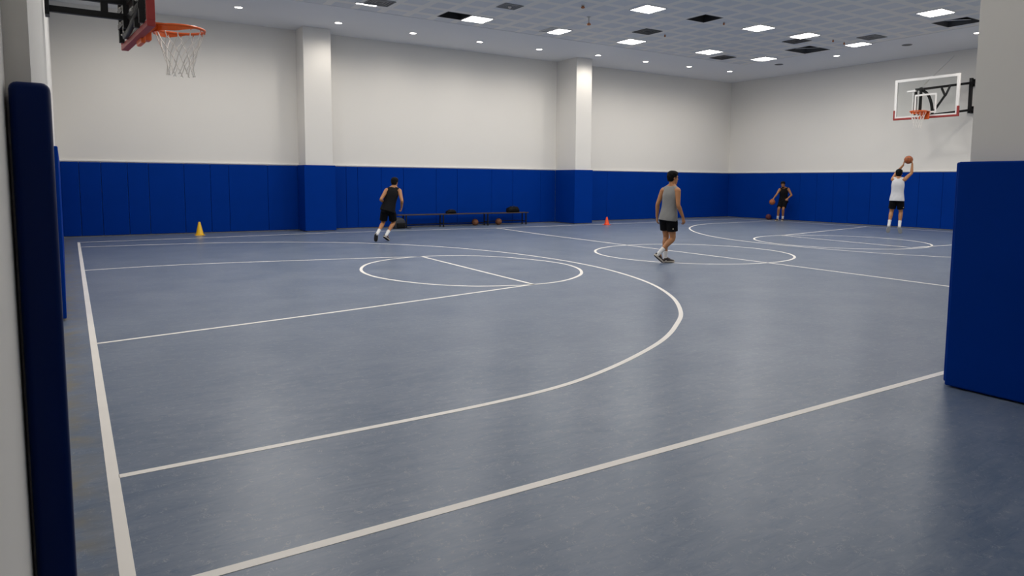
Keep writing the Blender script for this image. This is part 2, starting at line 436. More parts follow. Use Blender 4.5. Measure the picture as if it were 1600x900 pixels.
CIRC_L = [(4.26, 11.99), (4.68, 12.75), (5.32, 13.25), (6.05, 13.42), (6.72, 13.26), (7.36, 12.74), (7.77, 11.85), (7.90, 10.98), (7.75, 10.28), (7.42, 9.70), (7.0, 9.29), (6.45, 8.99), (5.88, 8.93), (5.37, 9.06), (4.92, 9.32), (4.52, 9.80), (4.22, 10.50), (4.12, 11.22)]
line('free_throw_circle', CIRC_L, LW, True)
line('free_throw_line', [(6.08, 13.4), (5.91, 8.93)], LW)
line('lane_line', [(0.15, 7.80), (2.25, 8.17), (3.85, 8.49), (5.91, 8.93)], LW)
line('lane_line', [(0.15, 14.18), (1.21, 14.27), (2.3, 14.19), (3.84, 13.90), (5.08, 13.66), (6.08, 13.40)], LW)
line('half_court_line', [(12.0, 20.44), (11.76, 17.5), (11.68, 14.7), (11.62, 12.2), (11.57, 9.5), (11.48, 7.2), (11.38, 5.4), (11.28, 2.95)], LW)
line('center_circle', circ((11.68, 11.2), 2.17), LW, True)
line('three_point_line', [(25.2, 6.6), (20.0, 6.35), (17.5, 6.75), (16.3, 7.35), (15.64, 8.5), (15.32, 9.7), (15.20, 11.2), (15.28, 12.7), (15.68, 14.1), (16.46, 15.55), (17.6, 17.0), (18.74, 18.0), (20.01, 18.70), (21.4, 18.98), (22.8, 18.98), (24.6, 18.95)], LW)
line('free_throw_circle', circ((17.62, 11.46), 2.22), LW, True)
line('free_throw_line', [(17.98, 13.6), (17.71, 11.2), (17.55, 9.4)], LW)
line('lane_line', [(17.98, 13.6), (21.3, 14.25), (24.6, 14.9)], LW)
line('lane_line', [(17.55, 9.42), (21, 9.2), (24.5, 9.0)], LW)
line('baseline', [(24.62, 20.9), (24.62, 2.95)], 0.05)

# ------------------------------------------------------------------ wall pads
PB = 0.03
def pad_prism(bm, p, q, n, thick, z0, z1, bevel=0.012):
    """upholstered panel along p->q, n = outward normal"""
    p, q = Vector((*p, 0)), Vector((*q, 0)); d = (q-p); L = d.length; d.normalize(); n = Vector((*n, 0)).normalized()
    mtx = Matrix(((d.x, n.x, 0, p.x), (d.y, n.y, 0, p.y), (0, 0, 1, 0), (0, 0, 0, 1)))
    add_box(bm, (0.003, -thick, z0), (L-0.003, 0, z1), mtx, bevel=bevel)

def pad(p, q, n, label, group, thick=0.058, z1=TZ, material='pad', name='wall_pad', cat='wall pad'):
    bm = bmesh.new(); pad_prism(bm, p, q, n, thick, PB, z1)
    o = obj(name, bm, M[material]); c = o.data.vertices[0].co.copy()
    mid = Vector(((p[0]+q[0])/2, (p[1]+q[1])/2, 0)); o.data.transform(Matrix.Translation(-mid)); o.location = mid
    return tag(o, label, cat, group)

ordn = ['first', 'second', 'third', 'fourth', 'fifth', 'sixth', 'seventh', 'eighth', 'ninth', 'tenth', 'eleventh', 'twelfth']
s1 = [-0.19, 0.22, 0.72, 1.34, 1.85, 2.74, 3.43, 3.93, 5.03, P1[0]-0.050]
for i, (a, b) in enumerate(zip(s1, s1[1:])):
    pad((a, FY), (b, FY), (0, -1), 'blue wall pad on the far wall, %s from the left corner%s' % (ordn[i], ', behind the yellow cone' if a < 3.0 < b else ''), 'blue wall pads left of the near pillar')
s2 = [P1[1]+0.050, 7.45, 7.83, 8.63, 9.42, 10.63, 11.44, 12.84, 13.74, 14.98, P2[0]-0.050]
for i, (a, b) in enumerate(zip(s2, s2[1:])):
    pad((a, FY), (b, FY), (0, -1), 'blue wall pad between the two pillars, %s from the left pillar' % ordn[i], 'blue wall pads between the pillars')
s3 = [P2[1]+0.050, 18.23, FX+0.05]
for i, (a, b) in enumerate(zip(s3, s3[1:])):
    pad((a, FY), (b, FY), (0, -1), ('narrow blue wall pad right beside the far pillar, behind the orange cone', 'widest blue wall pad, between orange cone and far corner of the room')[i], 'blue wall pads right of the far pillar')
s4 = [FY, 18.42, 17.64, 16.89, 16.23, 15.34, 13.52, 12.70, 11.7, 10.5, 9.3, 8.1, 6.9, 5.7, 4.5, 2.8]
s4 = s4[:9]
for i, (a, b) in enumerate(zip(s4, s4[1:])):
    pad((FX, a), (FX, b), (-1, 0), 'blue wall pad on the end wall, %s from the far corner%s' % (ordn[i], ', behind the crouching dribbler' if a > 18.8 > b else ''), 'blue wall pads on the end wall')
# left wall, seen edge on
for i, (a, b) in enumerate(((9.2, 16.0), (16.0, FY-0.06))):
    xa, xb = -0.043 - (a-2.7)*0.0073, -0.043 - (b-2.7)*0.0073
    pad((xa, a), (xb, b), (1, 0), 'blue pad on the left wall seen edge on, %s from the viewer' % ordn[i], 'blue pads along the left wall', thick=0.040, z1=1.92)

def pillar_pads(x0, x1, y0, label):
    t = 0.06
    r = tag(empty('pillar_pad', ((x0+x1)/2, y0, 0)), label, 'pillar pad', 'blue padding around the pillars')
    for nm, p, q, n in (('front_panel', (x0-t, y0-t), (x1+t, y0-t), (0, -1)), ('side_panel', (x0-t, FY), (x0-t, y0-t+0.001), (-1, 0)), ('side_panel', (x1+t, y0-t+0.001), (x1+t, FY), (1, 0))):
        b_ = bmesh.new(); pad_prism(b_, p, q, n, 0.055, PB, TZ+0.015)
        o = obj(nm, b_, M['pad'], r); o.location = -r.location
    return r
pillar_pads(*P1, 'blue padding wrapped around the foot of the pillar left of the bench')
pillar_pads(*P2, 'blue padding wrapped around the foot of the pillar beside the orange cone')

# near left jamb pad: tall narrow cushion with rounded top
bm = bmesh.new()
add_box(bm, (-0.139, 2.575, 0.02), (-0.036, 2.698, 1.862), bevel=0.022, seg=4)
jp = obj('jamb_pad', bm, M['shadepad'], smooth=True); tag(jp, 'tall narrow blue cushion, darkened as if in shade, on the wall end at the left edge', 'wall pad')
# near right pad
r = tag(empty('corner_pad', (5.68, 2.2, 0)), 'large blue pad wrapped round the near wall corner on the right', 'wall pad')
for nm, lo, hi in (('front_panel', (5.68, -1.2, 0.012), (5.785, 2.735, 1.752)), ('side_panel', (5.79, 2.705, 0.012), (7.6, 2.80, 1.752))):
    bm = bmesh.new(); add_box(bm, lo, hi, bevel=0.014, seg=3); o = obj(nm, bm, M['pad'], r); o.location = -r.location

# ------------------------------------------------------------------ ceiling lights
def area(parent, sx, sy, watts, z):
    l = bpy.data.lights.new('panel_light', 'AREA'); l.shape = 'RECTANGLE'; l.size = sx; l.size_y = sy
    l.energy = watts; l.color = PANEL_COL
    o = bpy.data.objects.new('panel_light', l); C.objects.link(o); o.parent = parent; o.location = (0, 0, z)
    return o

def panel(x, y, label, sx=0.70, sy=0.68, lit=None, group='square ceiling lights', dim=1.0):
    """lit = (x0,x1,y0,y1) part of the fixture that glows, in fractions"""
    r = tag(empty('ceiling_light', (x, y, CZ+0.012)), label, 'ceiling light', group)
    bm = bmesh.new(); f = 0.018
    for lo, hi in (((-sx/2, -sy/2), (sx/2, -sy/2+f)), ((-sx/2, sy/2-f), (sx/2, sy/2)), ((-sx/2, -sy/2+f), (-sx/2+f, sy/2-f)), ((sx/2-f, -sy/2+f), (sx/2, sy/2-f))):
        add_box(bm, (*lo, -0.022), (*hi, 0), bevel=0.003)
    obj('frame', bm, M['lampframe'], r)
    a = lit or (0, 1, 0, 1)
    x0, x1 = -sx/2+f+(sx-2*f)*a[0], -sx/2+f+(sx-2*f)*a[1]; y0, y1 = -sy/2+f+(sy-2*f)*a[2], -sy/2+f+(sy-2*f)*a[3]
    bm = bmesh.new(); add_box(bm, (x0, y0, -0.014), (x1, y1, -0.002)); obj('diffuser', bm, M['diff'], r)
    if lit:
        bm = bmesh.new(); add_box(bm, (-sx/2+f, -sy/2+f, -0.006), (sx/2-f, sy/2-f, -0.001)); obj('blank_panel', bm, M['blank'], r)
    o = area(r, x1-x0, y1-y0, dim*PANEL_W*(x1-x0)*(y1-y0)/0.45, -0.018); o.location.x = (x0+x1)/2; o.location.y = (y0+y1)/2
    return r
panel(9.82, 17.83, 'square ceiling light joined to a black opening on its left')
panel(12.93, 14.20, 'large square ceiling light at the top edge, left of the black square opening')
panel(12.50, 17.80, 'half lit ceiling light with a grey left part', 0.74, 0.72, (0.42, 1, 0.05, 1))
panel(15.44, 17.72, 'square ceiling light below the grey square vent')
panel(17.14, 14.05, 'square ceiling light midway between the black square opening and the half covered light')
panel(18.84, 17.53, 'square ceiling light just left of the dark vent near the border')
panel(21.50, 17.34, 'square ceiling light nearest the far corner of the room', 0.66, 0.70)
panel(19.12, 13.95, 'ceiling light with its left corner blanked, above a torn opening', 0.66, 0.74, (0.22, 1, 0, 1))
panel(21.76, 13.80, 'short ceiling light at the border, below a grey vent', 0.54, 0.66)
panel(19.42, 10.15, 'wide square ceiling light next to the right hand pillar top', 0.72, 0.68)
panel(6.64, 17.98, 'thin lit strip along the edge of the leftmost ceiling vent', 0.58, 0.12)
for x, y in ((2.6, 10.2), (2.3, 7.9), (2.6, 14.1), (3.9, 17.8), (3.9, 14.1), (6.9, 14.1), (9.9, 14.1), (5.2, 10.2), (8.5, 10.2), (12, 10.2), (15.7, 10.2), (13.8, 6.4), (18.0, 6.4), (21.6, 6.4)):  # lamp grid continued out of view; those nearest the left wall added to brighten
    panel(x, y, 'added unseen square ceiling light over the near half of the court')

for x, y in ((5.2, 6.4), (9.5, 6.4)):  # unseen grid lamps, turned down to darken the near floor
    panel(x, y, 'added unseen square ceiling light, half dimmed, over the near half of the court', dim=0.6)
for x, y in ((1.3, 3.7), (4.3, 3.6)):  # unseen fill panels added to brighten the near wall corner
    panel(x, y, 'added unseen dim fill panel over the near sideline', dim=0.18)
panel(2.7, 0.3, 'added unseen dim fill panel in the entry area', dim=0.11)  # added to brighten the entry wall; no known lamp there

def downlight(x, y, label, lit=True):
    r = tag(empty('downlight', (x, y, CZ)), label, 'downlight', 'round downlights in the ceiling border')
    bm = bmesh.new(); add_lathe(bm, [(0.120, 0.0), (0.122, -0.008), (0.100, -0.012), (0.098, -0.004), (0.098, 0.0)], 28)
    obj('trim_ring', bm, M['lampframe'], r, True)
    bm = bmesh.new(); add_lathe(bm, [(0.097, -0.002), (0.097, -0.007), (0.06, -0.010), (0.004, -0.011)], 28)
    obj('lens', bm, M['lens'], r, True)
    l = bpy.data.lights.new('downlight_lamp', 'SPOT'); l.energy = DOWN_W*4; l.color = DOWN_COL; l.spot_size = math.radians(164); l.spot_blend = 1.0; l.shadow_soft_size = 0.08
    o = bpy.data.objects.new('downlight_lamp', l); C.objects.link(o); o.parent = r; o.location = (0, 0, -0.10)
    return r
dl = [(3.95, 20.2), (6.72, 20.5), (9.07, 20.56), (11.43, 20.58), (13.73, 20.52), (16.10, 20.26), (18.37, 20.24), (20.55, 20.13), (22.75, 20.02)]
dn = ['leftmost downlight in the row, above the near hoop net', 'downlight right in front of the near pillar top', 'first downlight right of the near pillar', 'second downlight right of the near pillar', 'third downlight right of the near pillar, before the far pillar',
      'downlight in front of the far pillar top', 'first downlight right of the far pillar', 'second downlight right of the far pillar', 'downlight in the far corner of the ceiling border']
for (x, y), t in zip(dl, dn): downlight(x, y, t)
downlight(1.55, 20.2, 'downlight left of the photo edge near the left wall')
downlight(23.02, 15.41, 'downlight over the end wall, between the two dark round speakers')
downlight(22.95, 10.73, 'downlight cut off by the right hand pillar top')
for y in (8.3, 6.0): downlight(23.0, y, 'downlight hidden behind the right hand pillar')

def speaker(x, y, label):
    r = tag(empty('ceiling_speaker', (x, y, CZ)), label, 'ceiling speaker', 'dark round ceiling speakers')
    bm = bmesh.new(); add_lathe(bm, [(0.155, 0.0), (0.155, -0.012), (0.135, -0.016), (0.132, -0.006)], 28); obj('bezel', bm, M['vent'], r, True)
    bm = bmesh.new(); add_lathe(bm, [(0.134, -0.002), (0.131, -0.009), (0.07, -0.012), (0.003, -0.013)], 28); obj('grille', bm, M['ventdark'], r, True)
speaker(22.92, 17.77, 'dark round speaker in the ceiling border nearer the far corner')
speaker(23.07, 12.92, 'dark round speaker in the ceiling border above the far hoop')

def hatch(x, y, sx, sy, label, flap=False):
    r = tag(empty('ceiling_opening', (x, y, CZ+0.012)), label, 'ceiling opening', 'black openings where ceiling tiles are missing')
    bm = bmesh.new(); t = 0.012
    for lo, hi in (((-sx/2, -sy/2, 0.001), (-sx/2+t, sy/2, 0.42)), ((sx/2-t, -sy/2, 0.001), (sx/2, sy/2, 0.42)), ((-sx/2+t, -sy/2, 0.001), (sx/2-t, -sy/2+t, 0.42)), ((-sx/2+t, sy/2-t, 0.001), (sx/2-t, sy/2, 0.42)), ((-sx/2, -sy/2, 0.42), (sx/2, sy/2, 0.435))):
        add_box(bm, lo, hi)
    obj('shaft', bm, M['duct' if flap else 'void'], r)
    bm = bmesh.new(); f = 0.016
    for lo, hi in (((-sx/2, -sy/2), (sx/2, -sy/2+f)), ((-sx/2, sy/2-f), (sx/2, sy/2)), ((-sx/2, -sy/2+f), (-sx/2+f, sy/2-f)), ((sx/2-f, -sy/2+f), (sx/2, sy/2-f))):
        add_box(bm, (*lo, -0.006), (*hi, 0.001))
    obj('rim_frame', bm, M['ventdark'], r)
    if flap:   # the loose tile, pushed up and lying askew in the hole
        bm = bmesh.new(); mt = Matrix.Translation((sx*0.2, sy*0.12, 0.10)) @ Euler((math.radians(6), math.radians(-9), math.radians(8))).to_matrix().to_4x4()
        add_box(bm, (-0.34, -0.30, -0.01), (0.34, 0.30, 0.01), mt, bevel=0.004); obj('loose_tile', bm, M['ceil'], r)
    return r
for (x, y, sx, sy), (lb, fl) in zip(OPEN, (('black square opening joined to a lit square light', False), ('black square opening between the two largest square lights', False), ('torn dark opening with a loose tile near the far corner', True), ('long dark opening with a loose tile beside the right hand pillar top', True))):
    hatch(x, y, sx, sy, lb, fl)

def vent(x, y, sx, sy, label, m='vent', n=4, center=False):
    r = tag(empty('air_vent', (x, y, CZ+0.012)), label, 'air vent', 'square air vents in the tiled ceiling')
    bm = bmesh.new()
    for k in range(n):
        a, b = sx/2*(1-k/(n+0.6)), sy/2*(1-k/(n+0.6)); f = 0.03; z = -0.016+0.004*k
        for lo, hi in (((-a, -b), (a, -b+f)), ((-a, b-f), (a, b)), ((-a, -b+f), (-a+f, b-f)), ((a-f, -b+f), (a, b-f))):
            add_box(bm, (*lo, z), (*hi, z+0.010))
    obj('louver', bm, M[m], r)
    bm = bmesh.new(); add_box(bm, (-sx/2+0.01, -sy/2+0.01, -0.003), (sx/2-0.01, sy/2-0.01, 0.0)); obj('backing', bm, M['duct'] if m == 'vent' else M['void'], r)
    if center:
        bm = bmesh.new(); add_lathe(bm, [(0.05, 0), (0.055, -0.02), (0.03, -0.05), (0.004, -0.055)], 16); obj('nozzle', bm, M['bolt'], r, True)
vent(6.86, 17.62, 0.66, 0.62, 'leftmost grey ceiling vent at the top edge of the photo')
vent(9.81, 16.05, 0.55, 0.5, 'small grey ceiling vent with a nozzle, above the first lit square light', center=True)
vent(14.83, 16.30, 0.66, 0.64, 'dark grey square vent right of the hanging copper sprinkler', 'ventdark')
vent(20.09, 18.02, 0.66, 0.68, 'black louvred vent at the border below a square light', 'ventdark')
vent(19.69, 14.62, 0.62, 0.66, 'dark vent beside the torn ceiling opening', 'ventdark')
vent(21.06, 12.92, 0.66, 0.62, 'mid grey vent above the short ceiling light at the border')

def sprinkler(x, y, label, drop=0.10, rr=0.03):
    r = tag(empty('sprinkler_head', (x, y, CZ+0.012)), label, 'sprinkler', 'sprinkler heads and sensors in the tiles')
    bm = bmesh.new(); add_lathe(bm, [(rr*1.4, 0), (rr*1.4, -0.008), (rr*0.4, -0.016), (rr*0.35, -drop)], 14); obj('stem', bm, M['bolt'], r, True)
    bm = bmesh.new(); add_lathe(bm, [(rr*0.4, -drop+0.01), (rr*1.0, -drop-0.01), (rr*1.5, -drop-0.03), (rr*1.2, -drop-0.055), (0.004, -drop-0.065)], 16); obj('deflector', bm, M['copper'], r, True)
sprinkler(12.22, 15.81, 'copper sprinkler hanging lowest on its stem from the tiled ceiling', 0.17, 0.042)
sprinkler(11.31, 14.89, 'copper sprinkler at the top edge of the photo, close to the ceiling', 0.02, 0.035)
for (x, y), lb in zip(((15.76, 14.14), (15.57, 16.31), (20.44, 13.83), (21.09, 13.87)), ('small dark ceiling sensor at the right corner of the black square opening', 'small dark ceiling sensor at the right corner of the dark grey vent', 'small dark ceiling sensor right of the blanked corner light', 'small dark ceiling sensor touching the short light at the border')):
    sprinkler(x, y, lb, 0.015, 0.02)

# ------------------------------------------------------------------ basketball hoops
def hoop_core(r, width, z0, z1, ring_z, ring_R, ring_d, glass_t=0.02, s=1.0, fr=0.05, red_h=0.245, net_len=0.42):
    """board in the local XZ plane (x along the board), court side is -y; parents to r"""
    h = width/2
    bm = bmesh.new(); add_box(bm, (-h+fr*0.5, -glass_t/2, z0+fr*0.5), (h-fr*0.5, glass_t/2, z1-fr*0.5)); bd = obj('backboard', bm, M['glass'], r); bd['label'] = 'clear glass pane'
    bm = bmesh.new(); d = 0.022*s
    add_box(bm, (-h, -d, z1-fr), (h, d, z1), bevel=0.003); add_box(bm, (-h, -d, z0), (h, d, z0+fr), bevel=0.003)
    add_box(bm, (-h, -d, z0+fr), (-h+fr, d, z1-fr), bevel=0.003); add_box(bm, (h-fr, -d, z0+fr), (h, d, z1-fr), bevel=0.003)
    obj('board_frame', bm, M['white'], r)
    # target square
    sq = 0.285*s; zb = ring_z-0.03*s; zt = zb+0.50*s; f = 0.045*s; bm = bmesh.new(); y0, y1 = -glass_t/2-0.004, -glass_t/2
    for lo, hi in (((-sq, zb), (sq, zb+f)), ((-sq, zt-f), (sq, zt)), ((-sq, zb+f), (-sq+f, zt-f)), ((sq-f, zb+f), (sq, zt-f))):
        add_box(bm, (lo[0], y0, lo[1]), (hi[0], y1, hi[1]))
    obj('target_square', bm, M['white'], bd)
    # red edge padding: bottom and lower sides
    bm = bmesh.new(); t = 0.03*s; e = 0.034*s
    add_box(bm, (-h-0.012, -e, z0-0.025), (h+0.012, e, z0+t), bevel=0.006)
    for sg in (-1, 1):
        a, b = sorted((sg*(h+0.012), sg*(h-t)))
        add_box(bm, (a, -e, z0+t-0.002), (b, e, z0+red_h), bevel=0.006)
    obj('edge_padding', bm, M['red'], r)
    # rim and its mount
    rim = empty('rim', (0, 0, 0)); bpy.data.objects.remove(rim)
    bm = bmesh.new(); c = Vector((0, -ring_d, ring_z)); add_torus(bm, c, Vector((1, 0, 0)), Vector((0, 1, 0)), ring_R, 0.0135*s, 56, 10)
    # flat plate and braces joining ring to mount
    yb = -0.03*s; ye = -(ring_d-ring_R)+0.01
    for zz, tt, wb, we in ((ring_z+0.010*s, 0.012*s, 0.30*s, 0.36*s),):
        v = [Vector((-wb/2, yb, zz)), Vector((wb/2, yb, zz)), Vector((we/2, ye-0.075*s, zz)), Vector((-we/2, ye-0.075*s, zz))]
        ring_loft(bm, [v, [p - Vector((0, 0, tt)) for p in v]])
    for sx in (-0.105*s, 0.105*s):
        add_tube(bm, [(sx, yb, ring_z-0.10*s), (sx*0.95, -0.12*s, ring_z-0.05*s), (sx*0.9, ye-0.03*s, ring_z-0.008*s)], 0.012*s, 8)
    sk = []
    for i in range(31):       # brace skirt below the back of the ring
        a = math.radians(90-115 + 230*i/30); hh = 0.055*s*min(1, 4.0*min(i, 30-i)/30+0.25)
        o_ = Vector((math.cos(a), math.sin(a), 0))
        sk.append([c+o_*(ring_R+0.006*s), c+o_*(ring_R+0.006*s)-Vector((0, 0, hh)), c+o_*(ring_R-0.002*s)-Vector((0, 0, hh)), c+o_*(ring_R-0.002*s)])
    ring_loft(bm, sk)
    rm = obj('rim', bm, M['rim'], r)
    bm = bmesh.new(); add_box(bm, (-0.13*s, -0.055*s, ring_z-0.19*s), (0.13*s, -0.012*s, ring_z+0.02*s), bevel=0.012*s); add_box(bm, (-0.06*s, -0.12*s, ring_z-0.15*s), (0.06*s, -0.05*s, ring_z-0.02*s), bevel=0.015*s)
    obj('mount', bm, M['rim'], rm)
    for k in range(12):
        bm = bmesh.new(); t = 2*math.pi*(k+0.5)/12; p = c + Vector((math.cos(t), math.sin(t), 0))*(ring_R)
        add_tube(bm, [p+Vector((0, 0, -0.008)), p+Vector((0, 0, -0.03*s))], 0.005*s, 6, 1)
        obj('net_hook', bm, M['rim'], rm)
    # net: two families of crossing cords
    bm = bmesh.new(); rn = random.Random(3)
    def prof(t): return ring_R*(1.0 - 0.50*min(1, t*1.25)**0.85 + 0.06*max(0, t-0.8)/0.2)
    for k in range(12):
        for sg in (-1, 1):
            pts = []
            for q in range(13):
                t = q/12; tw = 0 if t < 0.16 else (t-0.16)/0.84
                ang = 2*math.pi*(k+0.5)/12 + sg*tw*math.radians(64) + 0.02*math.sin(9*t+k)
                pts.append(c + Vector((math.cos(ang)*prof(t), math.sin(ang)*prof(t), -0.025*s - net_len*t + 0.006*math.sin(5*t+k))))
            add_tube(bm, pts, 0.0045*s, 6, 1)
    obj('net', bm, M['net'], r, True)

# near hoop, on arms from the left wall; board leans 4 degrees off the wall line
r = tag(empty('basketball_hoop', (0.605, 7.85, 0), math.radians(94.3)), 'near basketball hoop seen from behind, on black arms from the left wall', 'basketball hoop')
# local frame: x along the board (away from viewer), -y toward the court
hoop_core(r, 1.50, 2.93, 3.98, 3.05, 0.228, 0.375, 0.02)
def P(x, y, z): return Vector((x, y, z))
bm = bmesh.new()
for x in (0.56, 0.30, -0.36, -0.62):
    add_bar(bm, P(x, 0.052, 2.95), P(x, 0.052, 3.93), 0.05, 0.045)
for z in (3.10, 3.24, 3.80):
    add_bar(bm, P(-0.64, 0.055, z), P(0.58, 0.055, z), 0.05, 0.05)
obj('back_frame', bm, M['steel'], r)
bm = bmesh.new(); add_tube(bm, [P(0.28, 0.058, 2.97), P(0.0, 0.062, 2.98), P(-0.3, 0.062, 3.03), P(-0.58, 0.058, 3.10)], 0.026, 10); obj('curved_brace', bm, M['steel'], r, True)
inv = Matrix.Rotation(-math.radians(94.3), 4, 'Z') @ Matrix.Translation((-0.605, -7.85, 0))
def W(x, y, z): return inv @ Vector((x, y, z))
for z in (3.105, 3.245):
    bm = bmesh.new(); add_bar(bm, W(-0.085, 7.86, z), W(0.56, 7.86, z-0.002), 0.05, 0.055); obj('wall_arm', bm, M['steel'], r)
bm = bmesh.new(); add_bar(bm, W(0.345, 7.86, 3.12), W(0.345, 7.86, 3.30), 0.045, 0.06); add_bar(bm, W(0.52, 7.86, 3.0), W(0.52, 7.86, 3.30), 0.05, 0.05); obj('arm_strut', bm, M['steel'], r)
bm = bmesh.new(); bmesh.ops.create_cube(bm, size=1)
for v in bm.verts: v.co = W(-0.100+v.co.x*0.034, 7.86+v.co.y*0.16, 3.19+v.co.z*0.30)
obj('wall_plate', bm, M['steel'], r)
for x, z in ((0.30, 3.10), (-0.36, 3.24), (-0.36, 3.10), (0.30, 3.24), (0.24, 2.975), (0.12, 2.985), (-0.62, 3.14)):
    bm = bmesh.new(); add_tube(bm, [P(x, 0.075, z), P(x, 0.092, z)], 0.010, 8, 1); obj('bolt', bm, M['bolt'], r)

# far hoop on the end wall (folding side arms)
FO = 2.0
r = tag(empty('basketball_hoop', (FX-FO, 12.395, 0), math.radians(-90)), 'far basketball hoop with clear board on the end wall, above the jumping shooter', 'basketball hoop')
# local: x runs toward the viewer's right (-Y), -y toward the court (-X)
hoop_core(r, 2.06, 3.735, 5.04, 3.915, 0.235, 0.42, 0.025, s=1.25, fr=0.085, red_h=0.30, net_len=0.50)
bm = bmesh.new(); add_bar(bm, P(-0.24, 0.13, 3.80), P(-0.24, 0.13, 4.74), 0.07, 0.06); add_bar(bm, P(-0.38, 0.10, 3.85), P(-0.38, 0.10, 4.66), 0.06, 0.05)
add_bar(bm, P(-0.42, 0.12, 4.68), P(-0.15, 0.12, 4.68), 0.07, 0.07); add_bar(bm, P(-0.30, 0.12, 3.82), P(0.5, 0.12, 3.82), 0.06, 0.06)
obj('back_frame', bm, M['steel'], r)
for a, b in ((P(-0.30, 0.15, 4.68), P(0.57, 1.93, 4.96)), (P(-0.25, 0.15, 3.80), P(0.60, 1.93, 4.07))):
    bm = bmesh.new(); add_bar(bm, a, b, 0.07, 0.075); obj('wall_arm', bm, M['steel'], r)
bm = bmesh.new(); add_bar(bm, P(0.50, 1.82, 3.95), P(0.50, 1.82, 5.10), 0.09, 0.09); obj('arm_strut', bm, M['steel'], r)
bm = bmesh.new(); add_tube(bm, [P(-0.22, 0.16, 4.66), P(-0.05, 0.20, 4.50), P(0.06, 0.24, 4.2), P(0.10, 0.26, 3.84)], 0.045, 10); obj('curved_brace', bm, M['steel'], r, True)
bm = bmesh.new(); add_bar(bm, P(0.05, 0.85, 4.74), P(0.20, 0.80, 4.47), 0.05, 0.05); add_bar(bm, P(0.32, 0.85, 4.80), P(0.20, 0.80, 4.47), 0.05, 0.05); add_bar(bm, P(0.20, 0.80, 4.50), P(0.12, 0.3, 3.95), 0.05, 0.05); obj('knee_brace', bm, M['steel'], r)
for z in (4.97, 4.08):
    bm = bmesh.new(); add_box(bm, (0.44, 1.90, z-0.13), (0.80, 2.06, z+0.10), bevel=0.01); obj('wall_plate', bm, M['steel'], r)
bm = bmesh.new(); add_tube(bm, [P(-0.27, 0.14, 4.72), P(-0.19, 1.99, 5.93)], 0.009, 6, 1); add_tube(bm, [P(-0.262, 0.35, 4.86), P(-0.256, 0.5, 4.955)], 0.02, 6, 1); obj('stay_wire', bm, M['wire'], r)
bm = bmesh.new(); add_box(bm, (-0.62, -0.02, 4.60), (-0.34, 0.06, 4.66), bevel=0.004); add_box(bm, (-0.44, 0.0, 3.98), (-0.40, 0.05, 4.60)); obj('board_bracket', bm, M['white'], r)

# ------------------------------------------------------------------ cones
def cone(x, y, h, rr, m, label):
    r = tag(empty('traffic_cone', (x, y, 0)), label, 'cone')
    bm = bmesh.new(); add_lathe(bm, [(rr*0.86, 0.012), (rr*0.80, 0.03), (rr*0.26, h*0.93), (rr*0.22, h*0.99), (rr*0.12, h)], 24); obj('body', bm, M[m], r, True)
    bm = bmesh.new(); add_box(bm, (-rr, -rr, 0), (rr, rr, 0.016), bevel=0.006); obj('base', bm, M[m], r)
cone(3.0, 21.55, 0.375, 0.125, 'yellow', 'yellow plastic cone on the floor against the far wall pads')
cone(16.51, 20.10, 0.29, 0.115, 'orange', 'small orange red plastic cone right of the far pillar')

# ------------------------------------------------------------------ bench, bags, balls under it
BY0, BY1, BZ = 21.66, 21.98, 0.45
r = tag(empty('bench', (11.6, 21.82, 0)), 'long dark bench with thin metal legs against the blue wall pads', 'bench')
bm = bmesh.new(); add_box(bm, (8.98-11.6, BY0-21.82, BZ-0.035), (14.09-11.6, BY1-21.82, BZ), bevel=0.006); obj('seat', bm, M['wood'], r)
for x in (9.28, 10.64, 12.38, 13.99):
    for y in (BY0+0.03, BY1-0.03):
        bm = bmesh.new(); add_box(bm, (x-11.6-0.018, y-21.82-0.018, 0.012), (x-11.6+0.018, y-21.82+0.018, BZ-0.035)); lg = obj('leg', bm, M['steel'], r)
        bm = bmesh.new(); add_lathe(bm, [(0.034, 0.0), (0.034, 0.012), (0.02, 0.022)], 12, (x-11.6, y-21.82, 0)); obj('foot', bm, M['rubber'], lg, True)
for x in (9.28, 10.64, 12.38, 13.99):
    bm = bmesh.new(); add_box(bm, (x-11.6-0.012, BY0+0.04-21.82, 0.11), (x-11.6+0.012, BY1-0.04-21.82, 0.14)); obj('end_stretcher', bm, M['steel'], r)
for a, b, z in ((9.28, 10.64, 0.085), (10.64, 12.38, 0.085), (12.38, 13.99, 0.125)):
    bm = bmesh.new(); add_box(bm, (a-11.6+0.02, BY1-0.05-21.82, z), (b-11.6-0.02, BY1-0.02-21.82, z+0.028)); obj('long_stretcher', bm, M['steel'], r)

